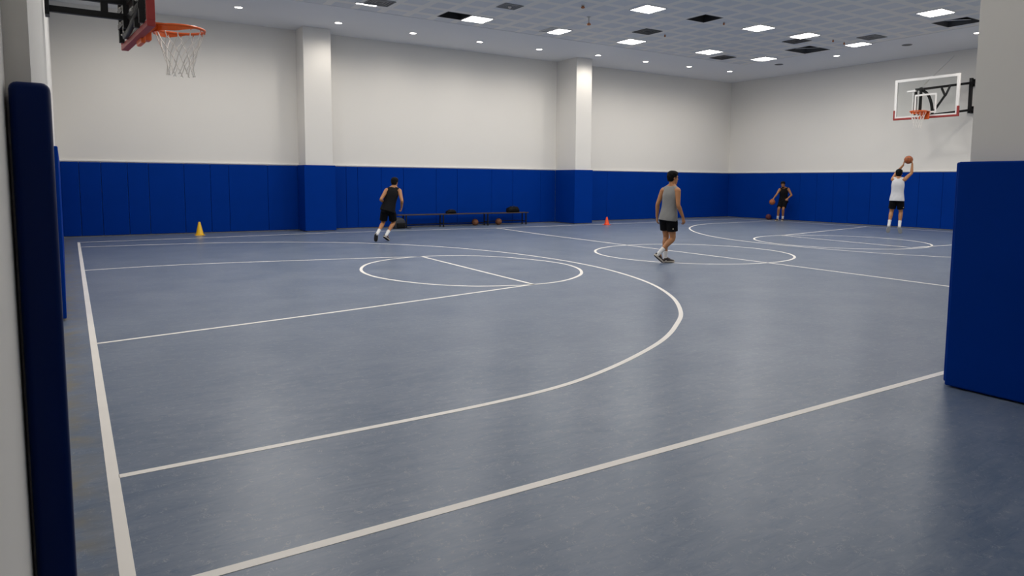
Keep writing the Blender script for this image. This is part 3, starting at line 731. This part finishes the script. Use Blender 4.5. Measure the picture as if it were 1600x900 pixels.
def bag(x, y, z, L, Wd, Hh, label, n_fold=3, seed=1):
    r = tag(empty('sports_bag', (x, y, z)), label, 'bag'); rn = random.Random(seed)
    bm = bmesh.new(); rings = []
    N = 14
    for k in range(N+1):
        t = k/N; x_ = (t-0.5)*L; e = math.sqrt(max(0.0, 1-(abs(2*t-1))**3.2))
        hh = Hh*(0.30+0.70*e)*(1+0.07*math.sin(n_fold*2*math.pi*t+seed)); ww = Wd/2*(0.45+0.55*e)
        ring = []
        for i in range(18):
            a = 2*math.pi*i/18; ca, sa = math.cos(a), math.sin(a)
            zz = hh/2 + hh/2*(abs(sa)**0.7)*(1 if sa > 0 else -1); yy = ww*(abs(ca)**0.7)*(1 if ca > 0 else -1)
            ring.append(Vector((x_, yy*(1+0.05*math.sin(7*t+a*2)), max(0.001, zz+0.012*math.sin(11*t+3*a)*(zz/hh)))))
        rings.append(ring)
    ring_loft(bm, rings); obj('bag_body', bm, M['bag'], r, True)
    bm = bmesh.new()
    add_tube(bm, [(-L*0.2, -Wd*0.3, Hh*0.8), (-L*0.12, -Wd*0.25, Hh*1.08), (L*0.06, -Wd*0.2, Hh*1.12), (L*0.2, -Wd*0.3, Hh*0.82)], 0.010, 8)
    obj('carry_handle', bm, M['pack'], r, True)
    bm = bmesh.new(); add_box(bm, (-L*0.4, -0.008, Hh*0.985), (L*0.4, 0.008, Hh*1.01), bevel=0.002); obj('zip', bm, M['pack'], r)
bag(10.99, 21.82, BZ, 0.36, 0.24, 0.125, 'small flat black bag on the left half of the bench', 2, 2)
bag(13.50, 21.82, BZ, 0.50, 0.28, 0.20, 'bulging black sports bag on the right end of the bench', 4, 5)

r = tag(empty('backpack', (8.98, 21.60, 0), math.radians(8)), 'dark backpack on the floor at the left end of the bench, behind the runner', 'backpack')
bm = bmesh.new(); rings = []
for k in range(11):
    t = k/10; e = math.sqrt(max(0.0, 1-max(0, (t-0.45)/0.55)**2.4)); ww = 0.23*(0.86+0.14*math.sin(math.pi*t))*(0.25+0.75*e); dd = 0.13*(0.35+0.65*e)
    rings.append([Vector((ww*math.copysign(abs(math.cos(a))**0.6, math.cos(a)), dd*math.copysign(abs(math.sin(a))**0.6, math.sin(a))+0.03*t, 0.003+0.36*t)) for a in [2*math.pi*i/20 for i in range(20)]])
ring_loft(bm, rings); obj('bag_body', bm, M['pack'], r, True)
bm = bmesh.new(); add_box(bm, (-0.15, -0.165, 0.03), (0.15, -0.10, 0.19), bevel=0.025, seg=3); obj('pocket', bm, M['bag'], r, True)
bm = bmesh.new(); add_tube(bm, [(0.14, -0.08, 0.05), (0.25, -0.12, 0.012), (0.36, -0.10, 0.012), (0.44, -0.05, 0.012)], 0.011, 8); obj('strap', bm, M['bag'], r, True)

def ball(x, y, z, rr, m, label, rot=(0.4, 0.3, 0.2), group=None):
    bm = bmesh.new(); bmesh.ops.create_uvsphere(bm, u_segments=32, v_segments=20, radius=rr)
    o = obj('basketball', bm, M[m], None, True, (x, y, z)); o.rotation_euler = rot
    tag(o, label, 'ball', group)
    bm = bmesh.new(); X, Y, Z = Vector((1, 0, 0)), Vector((0, 1, 0)), Vector((0, 0, 1))
    add_torus(bm, (0, 0, 0), X, Y, rr*0.998, rr*0.022, 48, 6); add_torus(bm, (0, 0, 0), X, Z, rr*0.998, rr*0.022, 48, 6)
    for sg in (-1, 1): add_torus(bm, (0, sg*rr*0.62, 0), X, Z, rr*0.783, rr*0.022, 40, 6)
    obj('seam', bm, M['seam'], o, True)
    return o
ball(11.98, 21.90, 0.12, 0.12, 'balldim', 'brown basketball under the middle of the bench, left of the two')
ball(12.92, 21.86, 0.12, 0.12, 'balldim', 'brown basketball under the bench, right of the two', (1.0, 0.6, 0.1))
ball(25.28, 19.83, 0.12, 0.12, 'balldark', 'dull red ball on the floor against the end wall, behind the dribbler')

# ------------------------------------------------------------------ people
def remesh(bm, name, material, voxel, parent=None, smooth=4):
    me = bpy.data.meshes.new(name); bmesh.ops.recalc_face_normals(bm, faces=bm.faces[:]); bm.to_mesh(me); bm.free()
    t = bpy.data.objects.new(name, me); C.objects.link(t)
    mo = t.modifiers.new('r', 'REMESH'); mo.mode = 'VOXEL'; mo.voxel_size = voxel; mo.adaptivity = 0
    if smooth:
        s = t.modifiers.new('s', 'SMOOTH'); s.factor = 0.5; s.iterations = smooth
    dg = bpy.context.evaluated_depsgraph_get(); dg.update()
    nm = bpy.data.meshes.new_from_object(t.evaluated_get(dg), preserve_all_data_layers=False, depsgraph=dg)
    bpy.data.objects.remove(t); bpy.data.meshes.remove(me)
    nm.name = name; nm.materials.clear(); nm.materials.append(material)
    for p in nm.polygons: p.use_smooth = True
    o = bpy.data.objects.new(name, nm); C.objects.link(o)
    if parent is not None: o.parent = parent
    return o

TORSO = [(-0.16, 0.125, 0.090), (-0.02, 0.168, 0.112), (0.15, 0.158, 0.106), (0.32, 0.142, 0.096), (0.50, 0.152, 0.106), (0.68, 0.166, 0.115), (0.82, 0.160, 0.100), (0.92, 0.126, 0.078), (1.0, 0.068, 0.062)]
SHIRT = [(-0.15, 0.204, 0.158), (-0.02, 0.196, 0.149), (0.15, 0.180, 0.130), (0.32, 0.168, 0.120), (0.50, 0.170, 0.124), (0.66, 0.176, 0.129), (0.78, 0.168, 0.120), (0.87, 0.157, 0.104), (0.935, 0.128, 0.088), (0.985, 0.084, 0.074)]

class Body:
    def __init__(s, J, skin, scale=1.0):
        s.J = {k: Vector(v) if not isinstance(v, (int, float, str)) else v for k, v in J.items()}
        s.k = scale
        J = s.J
        s.pc = (J['hipL']+J['hipR'])/2; s.nb = J['neck']
        s.axis = (s.nb-s.pc); s.L = s.axis.length; s.up = s.axis.normalized()
        s.rp = (J['hipR']-J['hipL']).normalized(); s.rs = (J['shR']-J['shL']).normalized()
    def trow(s, t):
        f = min(1, max(0, t)); r = s.rp.lerp(s.rs, f); r = (r - s.up*r.dot(s.up)).normalized()
        fwd = s.up.cross(r).normalized()
        bow = s.J.get('bow', Vector((0, 0, 0)))*math.sin(math.pi*f)
        return s.pc + s.axis*t + bow, r, fwd
    def torso(s, bm, table, grow=0.0, n=28, t0=None, fold=0.0, seed=0):
        rows = []
        P_ = [Vector(x) for x in table]; K = (len(P_)-1)*4
        for q in range(K+1):
            v = cr(P_, q/4); c, r, f = s.trow(v.x); k = s.k; ring = []
            for i in range(n):
                a = 2*math.pi*i/n; ca, sa = math.cos(a), math.sin(a)
                w = 1.0 + fold*(math.sin(5*a+seed+2.5*v.x)*0.5+math.sin(9*a-3*v.x*6+seed)*0.35)*max(0.15, 1-v.x)
                ring.append(c + r*ca*(v.y+grow)*k*w + f*sa*(v.z+grow)*k*w)
            rows.append(ring)
        ring_loft(bm, rows)
    def head_frame(s):
        J = s.J; fh = J['face'].normalized(); uh = J['headup'].normalized(); fh = (fh-uh*fh.dot(uh)).normalized(); rh = fh.cross(uh).normalized()
        return J['chin'], fh, uh, rh

def add_head(bm, B):
    c, f, u, r = B.head_frame(); k = B.k*1.06
    rows = [(0.0, .026, .030, .050), (.015, .038, .044, .040), (.035, .047, .058, .030), (.06, .055, .072, .018), (.095, .063, .083, .008), (.13, .069, .091, .0), (.165, .072, .095, -.004), (.20, .064, .086, -.006), (.222, .045, .062, -.006), (.236, .018, .026, -.006)]
    V = [Vector((a, b, cc)) for a, b, cc, d in rows]; D = [d for *_, d in rows]; rings = []
    for q in range((len(V)-1)*3+1):
        v = cr(V, q/3); d = cr(D, q/3)
        rings.append([c + u*v.x*k + f*(d*k) + (r*math.cos(2*math.pi*i/24)*v.y + f*math.sin(2*math.pi*i/24)*v.z)*k for i in range(24)])
    ring_loft(bm, rings)
    add_tube(bm, [c+(u*.132+f*.085)*k, c+(u*.112+f*.098)*k, c+(u*.095+f*.102)*k], [.008*k, .010*k, .014*k], 10)      # nose
    for sg in (-1, 1):
        add_ell(bm, c+(u*.118+r*sg*.073-f*.008)*k, (f*.020*k, r*.009*k, u*.032*k), 12, 8)                                # ears
        add_ell(bm, c+(u*.147+r*sg*.030+f*.080)*k, (r*.022*k, f*.012*k, u*.007*k), 10, 6)                                # brow ridge
    add_ell(bm, c+(u*.062+f*.088)*k, (r*.024*k, f*.009*k, u*.007*k), 12, 6)                                              # lips
    add_ell(bm, c+(u*.012+f*.072)*k, (r*.020*k, f*.014*k, u*.014*k), 12, 6)                                              # chin
    add_tube(bm, [B.nb-B.up*.04*k, B.nb.lerp(c+u*.05*k-f*.01*k, .5), c+(u*.07-f*.012)*k], [.064*k, .057*k, .056*k], 16)   # neck

def add_hair(bm, B, thick=0.012, low=0.055):
    c, f, u, r = B.head_frame(); k = B.k*1.06
    rows = [(low, .050, .046, -.050), (.085, .067, .066, -.040), (.115, .078, .082, -.032), (.145, .085, .092, -.026), (.175, .089, .102, -.015), (.205, .086, .103, -.006), (.235, .069, .086, -.004), (.256, .030, .040, -.006)]
    V = [Vector((a, b, cc)) for a, b, cc, d in rows]; D = [d for *_, d in rows]; rings = []
    for q in range((len(V)-1)*3+1):
        v = cr(V, q/3); d = cr(D, q/3); ring = []
        for i in range(24):
            a = 2*math.pi*i/24; j = 1+0.03*math.sin(6*a+11*v.x*9)
            ring.append(c + u*v.x*k + f*(d*k) + (r*math.cos(a)*v.y + f*math.sin(a)*v.z)*k*j)
        rings.append(ring)
    ring_loft(bm, rings)
    for sg in (-1, 1):   # sideburns
        add_tube(bm, [c+(u*.15+r*sg*.070+f*.022)*k, c+(u*.115+r*sg*.0685+f*.020)*k], [.014*k, .008*k], 8)

def add_hand(bm, w, d, pn, ts, k=1.0, curl=0.5, spread=1.0, thumb=0.6):
    """w wrist, d direction, pn the way the palm faces, ts the thumb side"""
    d = d.normalized(); pn = (pn-d*pn.dot(d)).normalized(); ts0 = d.cross(pn); ts0 = ts0 if ts0.dot(ts) > 0 else -ts0; ts = ts0
    rows = []
    for q, (s_, a, b) in enumerate(((-0.015, .027, .020), (.015, .031, .019), (.05, .041, .017), (.085, .043, .0145), (.098, .036, .010))):
        c = w + d*s_*k + pn*(0.006*k*math.sin(s_*20))
        rows.append([c + ts*math.cos(2*math.pi*i/16)*a*k + pn*math.sin(2*math.pi*i/16)*b*k for i in range(16)])
    ring_loft(bm, rows)
    lens = (.072, .082, .077, .060)
    for i in range(4):
        o = (0.0325-0.0217*i)
        base = w + (d*(.084-.004*abs(i-1.2)) + ts*o)*k
        dirn = (d + ts*o*2.6*spread).normalized(); L = lens[i]*k; pts = [base]; ang = 0
        for j, fr in enumerate((.42, .32, .26)):
            ang += curl*(0.55, 0.75, 0.55)[j]*(1+0.10*i)
            dd = dirn*math.cos(ang)+pn*math.sin(ang); pts.append(pts[-1]+dd*L*fr)
        add_tube(bm, pts, [.0095*k, .0088*k, .0082*k, .0070*k], 10, 3)
    b0 = w + (d*.026 + ts*.026 + pn*.006)*k; t1 = (d*math.cos(thumb)+ts*math.sin(thumb)+pn*.25).normalized(); t2 = (t1 + pn*curl*.6 + d*.15).normalized()
    add_tube(bm, [b0-t1*.012*k, b0+t1*.036*k, b0+t1*.036*k+t2*.030*k, b0+t1*.036*k+t2*.052*k], [.0145*k, .0115*k, .0095*k, .008*k], 10, 3)

def shoe_parts(heel, toe, upv, parent, name_m, sole_m, k=1.0, label=None):
    heel, toe = Vector(heel), Vector(toe); d = (toe-heel); L = d.length; d.normalize(); u = Vector(upv); u = (u-d*u.dot(d)).normalized(); s = d.cross(u)
    bm = bmesh.new(); rows = []
    tab = [Vector(v) for v in ((0.0, .022, .050), (.04, .031, .078), (.14, .037, .098), (.28, .038, .100), (.42, .041, .080), (.58, .046, .064), (.75, .049, .054), (.90, .043, .044), (.98, .026, .034), (1.0, .012, .026))]
    for q in range((len(tab)-1)*2+1):
        v = cr(tab, q/2); c = heel + d*v.x*L; row = []
        for i in range(18):
            a = 2*math.pi*i/18; z = 0.020+(v.z-0.020)*(0.5+0.5*math.sin(a)); wv = v.y*(0.92+0.08*(-math.sin(a)))*(math.copysign(abs(math.cos(a))**0.8, math.cos(a)))
            row.append(c + s*wv*k + u*z*k)
        rows.append(row)
    ring_loft(bm, rows); sh = obj('shoe', bm, M[name_m], parent, True)
    bm = bmesh.new(); rows = []
    for q in range(21):
        t = q/20; wv = (.040+.012*math.sin(math.pi*min(1, t*1.05))**1.0 + .006*(t > .5)*math.sin(math.pi*(t-.5)/.5))*math.sqrt(max(.05, 1-abs(2*t-1)**6)); c = heel + d*(t*(L+.012)-.006)
        spring = 0.012*max(0, (t-.8)/.2)**2 + .006*max(0, (.1-t)/.1)
        rows.append([c + s*wv*k + u*(.026+spring)*k, c - s*wv*k + u*(.026+spring)*k, c - s*wv*.95*k + u*spring*k, c + s*wv*.95*k + u*spring*k])
    ring_loft(bm, rows); so = obj('sole', bm, M[sole_m], sh); so['label'] = 'pale sole edge' if sole_m == 'sole' else 'grey sole'
    bm = bmesh.new(); rows = []
    for q in range(21):
        t = q/20; wv = (.038+.012*math.sin(math.pi*min(1, t*1.05)))*math.sqrt(max(.05, 1-abs(2*t-1)**6)); cc = heel + d*(t*L)
        spring = 0.012*max(0, (t-.8)/.2)**2 + .006*max(0, (.1-t)/.1) - .006
        rows.append([cc + s*wv*k + u*(.0065+spring)*k, cc - s*wv*k + u*(.0065+spring)*k, cc - s*wv*k + u*spring*k, cc + s*wv*k + u*spring*k])
    ring_loft(bm, rows); ou = obj('outsole', bm, M['greysole' if sole_m == 'greysole' else 'darksole'], sh); ou['label'] = 'dark outsole'
    bm = bmesh.new()
    for q in range(4):
        t = .36+.075*q; c = heel+d*t*L+u*(.098-.10*(t-.30))*k; add_tube(bm, [c-s*.024*k-u*.006*k, c+u*.004*k, c+s*.024*k-u*.006*k], .0038*k, 6, 2)
    obj('laces', bm, M['sock' if name_m == 'whiteshoe' else 'rubber'], sh, True)

def person(origin, az, J, label, skin, shirt, shirt_label, shoes, scale=1.0, shorts_frac=0.72, group=None, voxel=0.0055, beard=False, shirt_t0=0.0, short_w=1.0, sole='sole', emblem=None, hands=None):
    root_m = Matrix.Rotation(-math.radians(az), 4, 'Z')
    B = Body(J, skin, scale); J = B.J; k = scale
    bm = bmesh.new()
    B.torso(bm, TORSO)
    add_head(bm, B)
    for s_ in 'LR':
        sh, el, wr = J['sh'+s_], J['el'+s_], J['wr'+s_]
        inner = B.trow(.86)[0] + B.rs*(.075 if s_ == 'R' else -.075)*k
        add_tube(bm, [B.nb+B.up*.035*k, B.nb.lerp(sh, .45)+B.up*.022*k, sh], [.046*k, .046*k, .050*k], 12, 3)
        add_tube(bm, [inner, sh.lerp(inner, .25)+B.up*.012*k, sh], [.058*k, .062*k, .060*k], 14, 3)
        add_tube(bm, [sh, sh.lerp(el, .28), sh.lerp(el, .65), el, el.lerp(wr, .25), el.lerp(wr, .6), wr], [.058*k, .054*k, .046*k, .040*k, .042*k, .034*k, .0265*k], 14, 3)
        hd, pn, ts, cu = hands[s_]
        add_hand(bm, wr, Vector(hd), Vector(pn), Vector(ts), k*1.0, cu)
        hip, kn, an = J['hip'+s_], J['kn'+s_], J['an'+s_]
        back = -B.trow(0)[2]
        hp = hip.lerp(B.pc, .05)
        add_tube(bm, [hp, hp.lerp(kn, .3), hp.lerp(kn, .7), kn, kn.lerp(an, .28)+back*.014*k, kn.lerp(an, .65)+back*.004*k, an], [.092*k, .088*k, .068*k, .056*k, .057*k, .043*k, .036*k], 16, 3)
        add_tube(bm, [an, an.lerp(J['toe'+s_], .22), an.lerp(J['toe'+s_], .45)], [.034*k, .029*k, .022*k], 12, 3)
    body = remesh(bm, 'person', M[skin], voxel)
    body.location = (*origin, 0); body.rotation_euler = (0, 0, -math.radians(az))
    tag(body, label, 'person', group)
    bm = bmesh.new(); add_hair(bm, B); h = remesh(bm, 'hair', M['hair'], .006, body, 2); h['label'] = 'short black hair'
    if beard:
        c, f, u, r = B.head_frame(); k = B.k*1.06; bm = bmesh.new()
        add_ell(bm, c+(u*.022+f*.052)*k, (r*.050*k, f*.052*k, u*.034*k)); add_ell(bm, c+(u*.078+f*.091)*k, (r*.022*k, f*.010*k, u*.005*k), 10, 6)
        obj('beard', bm, M['hair'], body, True)
    c, f, u, r = B.head_frame(); k = B.k*1.06
    for sg in (-1, 1):
        bm = bmesh.new(); add_ell(bm, c+(u*.130+r*sg*.030+f*.0835)*k, (r*.011*k, f*.007*k, u*.006*k), 12, 8); obj('eye', bm, M['eye'], body, True)
        bm = bmesh.new(); add_ell(bm, c+(u*.150+r*sg*.031+f*.0885)*k, (r*.020*k, f*.005*k, u*.0035*k), 12, 6); obj('eyebrow', bm, M['hair'], body, True)
    bm = bmesh.new(); add_ell(bm, c+(u*.062+f*.0945)*k, (r*.021*k, f*.005*k, u*.005*k), 12, 6); obj('lips', bm, M['lip'], body, True)
    k = B.k
    # sleeveless shirt
    bm = bmesh.new(); B.torso(bm, SHIRT, 0, 36, fold=0.03, seed=len(label))
    for s_ in 'LR':
        a_ = B.nb.lerp(J['sh'+s_], .34)+B.up*.006*k; b_ = B.nb.lerp(J['sh'+s_], .66)+B.up*.004*k
        add_tube(bm, [a_, b_], [.055*k, .060*k], 16, 3)
    st = remesh(bm, 'shirt', M[shirt], .0075, body, 3); st['label'] = shirt_label
    # shorts
    bm = bmesh.new()
    B.torso(bm, [(0.10, .150, .104), (0.0, .168, .114), (-0.10, .176, .120), (-0.20, .150, .105)], 0, 28)
    for s_ in 'LR':
        add_ell(bm, B.pc + B.rp*(.082 if s_ == 'R' else -.082)*k - B.trow(0)[2]*.032*k - B.up*.085*k, (B.rp*.088*k, B.trow(0)[2]*.082*k, B.up*.075*k))
        hip, kn = J['hip'+s_], J['kn'+s_]; end = hip.lerp(kn, shorts_frac); hw = .103*k*short_w
        add_tube(bm, [hip.lerp(end, .14), hip.lerp(end, .40), hip.lerp(end, .7), end], [.090*k, hw*1.03, hw, hw*1.01], 22, 3, True, False)
    so = remesh(bm, 'shorts', M['short'], .0075, body, 2); so['label'] = 'black shorts'
    if emblem:
        hip, kn = J['hip'+emblem], J['kn'+emblem]; pe = hip.lerp(kn, shorts_frac-.10); out = (B.rp*(1 if emblem == 'R' else -1)*.8 - B.trow(0)[2]*.75).normalized()
        bm = bmesh.new(); cc = pe + out*(.103*k*short_w+.004); a_, b_ = frame_of(out); add_ell(bm, cc, (a_*.014, b_*.014, out*.004), 12, 6); obj('emblem', bm, M['emblem'], so, True)
    for s_ in 'LR':
        kn, an, toe, heel = J['kn'+s_], J['an'+s_], J['toe'+s_], J['heel'+s_]
        bm = bmesh.new(); axis = (kn-an).normalized()
        add_tube(bm, [an-axis*.05*k, an-axis*.01*k, an+axis*.06*k, an+axis*.125*k], [.041*k, .042*k, .0435*k, .049*k], 16, 3, True, False)
        sk = obj('sock', bm, M['sock'], body, True); sk['label'] = 'white crew sock'
        shoe_parts(heel, toe, J['fup'+s_], body, shoes, sole, k)
    return body

U = Vector((0, 0, 1))
# 1: man in grey walking away to the right
Jg = dict(hipL=(-.085, .06, .925), hipR=(.062, -.06, .925), neck=(.045, .0, 1.505), shL=(-.128, .105, 1.405), shR=(.155, -.105, 1.410),
          elL=(-.222, .100, 1.150), wrL=(-.232, .165, .900), elR=(.170, -.165, 1.145), wrR=(.268, -.105, .905),
          chin=(.054, .010, 1.535), face=(.86, .50, 0), headup=(0.02, .02, 1),
          knL=(-.045, .115, .500), anL=(-.050, .050, .100), heelL=(-.085, .015, .012), toeL=(.125, .125, .012), fupL=(0, 0, 1),
          knR=(.080, -.020, .480), anR=(-.165, -.130, .205), heelR=(-.262, -.165, .165), toeR=(-.085, -.105, -.012+.015), fupR=(.62, .28, .72))
hg = dict(L=((-.03, .10, -1), (.9, .2, 0), (.3, .9, 0), .55), R=((.22, .10, -1), (-.6, .5, 0), (.5, .8, 0), .6))
person((9.77, 10.0), 44.3, Jg, 'man in a grey sleeveless shirt walking away across the center circle', 'skin', 'grey', 'heather grey sleeveless shirt', 'brownshoe', 1.0, .66, short_w=1.02, emblem='R', hands=hg)
# 2: runner in black
Jr = dict(hipL=(.040, -.02, .860), hipR=(.200, -.01, .855), neck=(.262, .06, 1.395), shL=(.075, .02, 1.305), shR=(.415, .05, 1.300),
          elL=(-.060, -.120, 1.085), wrL=(.010, .090, 1.000), elR=(.468, -.085, 1.050), wrR=(.462, .075, .870),
          chin=(.285, .110, 1.395), face=(.45, .89, -.05), headup=(.06, .10, 1),
          knL=(-.015, .110, .475), anL=(-.150, -.230, .235), heelL=(-.185, -.300, .225), toeL=(-.205, -.205, .006), fupL=(.10, .90, .25),
          knR=(.250, .180, .470), anR=(.075, -.110, .195), heelR=(.000, -.170, .130), toeR=(.130, .020, .004), fupR=(.25, .30, .90))
hr = dict(L=((.6, .7, .1), (.6, -.4, -.6), (.1, .3, 1), 1.1), R=((-.05, .45, -1), (-.9, .1, 0), (.0, .9, .4), 1.0))
person((6.76, 17.27), 21.4, Jr, 'man in a black sleeveless shirt running away toward the bench', 'skin', 'black', 'black sleeveless shirt', 'shoe', 0.97, .82, short_w=1.0, hands=hr)
# 3: crouching dribbler, facing the viewer  (his right hand is on the left of the picture)
Jd = dict(hipL=(.195, .10, .860), hipR=(.045, .10, .860), neck=(.120, -.08, 1.375), shL=(.298, -.045, 1.330), shR=(-.045, -.085, 1.310),
          elL=(.425, -.10, 1.090), wrL=(.285, -.275, .955), elR=(-.150, -.19, 1.115), wrR=(-.262, -.30, .955),
          chin=(.080, -.190, 1.395), face=(-.12, -.95, -.25), headup=(-.05, -.20, 1),
          knL=(.125, -.115, .500), anL=(.120, .02, .105), heelL=(.135, .07, .010), toeL=(.095, -.180, .010), fupL=(0, 0, 1),
          knR=(-.050, -.135, .505), anR=(-.075, .0, .105), heelR=(-.060, .05, .010), toeR=(-.165, -.165, .010), fupR=(0, 0, 1))
hd = dict(L=((-.45, -.45, -.35), (-.3, .3, -.9), (-.3, -.8, .3), .8), R=((-.55, -.55, -.40), (-.15, -.1, -1), (.6, -.7, 0), .55))
person((24.73, 18.83), 52.7, Jd, 'bearded man in black crouching and dribbling by the end wall', 'skin2', 'black', 'black sleeveless shirt', 'shoe', 0.97, .80, short_w=1.0, beard=True, sole='sole', hands=hd)
# 4: shooter in the air, back to the viewer
Jj = dict(hipL=(-.055, .0, 1.150), hipR=(.120, -.01, 1.150), neck=(.040, .02, 1.745), shL=(-.110, .06, 1.720), shR=(.205, .02, 1.715),
          elL=(-.040, .270, 1.900), wrL=(.150, .210, 2.155), elR=(.385, .120, 1.915), wrR=(.392, .165, 2.190),
          chin=(.052, .100, 1.760), face=(.15, .95, .10), headup=(.0, -.10, 1),
          knL=(-.100, .075, .725), anL=(-.145, -.060, .350), heelL=(-.140, -.105, .290), toeL=(-.175, .015, .075), fupL=(.0, .92, .38),
          knR=(.155, .085, .715), anR=(.140, -.050, .335), heelR=(.125, -.095, .275), toeR=(.185, .030, .060), fupR=(.0, .92, .38))
hj = dict(L=((.10, .02, 1), (.95, -.05, .25), (.1, -.9, 0), .45), R=((-.08, -.02, 1), (-.95, .0, .2), (.0, -.9, 0), .45))
person((21.16, 11.93), 60.6, Jj, 'man in a white sleeveless shirt jumping with a ball raised overhead', 'skin', 'whitecloth', 'white sleeveless shirt', 'whiteshoe', 1.03, .76, short_w=0.98, emblem='R', sole='greysole', hands=hj)

def world_pt(o, az, p):
    return Matrix.Translation((*o, 0)) @ Matrix.Rotation(-math.radians(az), 4, 'Z') @ Vector(p)
p = world_pt((24.73, 18.83), 52.7, (-.315, -.37, .800)); ball(*p, 0.122, 'ball', 'basketball under the hand of the crouching dribbler', (0.3, 0.9, 0.5))
p = world_pt((21.16, 11.93), 60.6, (.285, .185, 2.315)); ball(*p, 0.122, 'ball', 'basketball held overhead by the jumping shooter', (0.2, 0.3, 1.1))
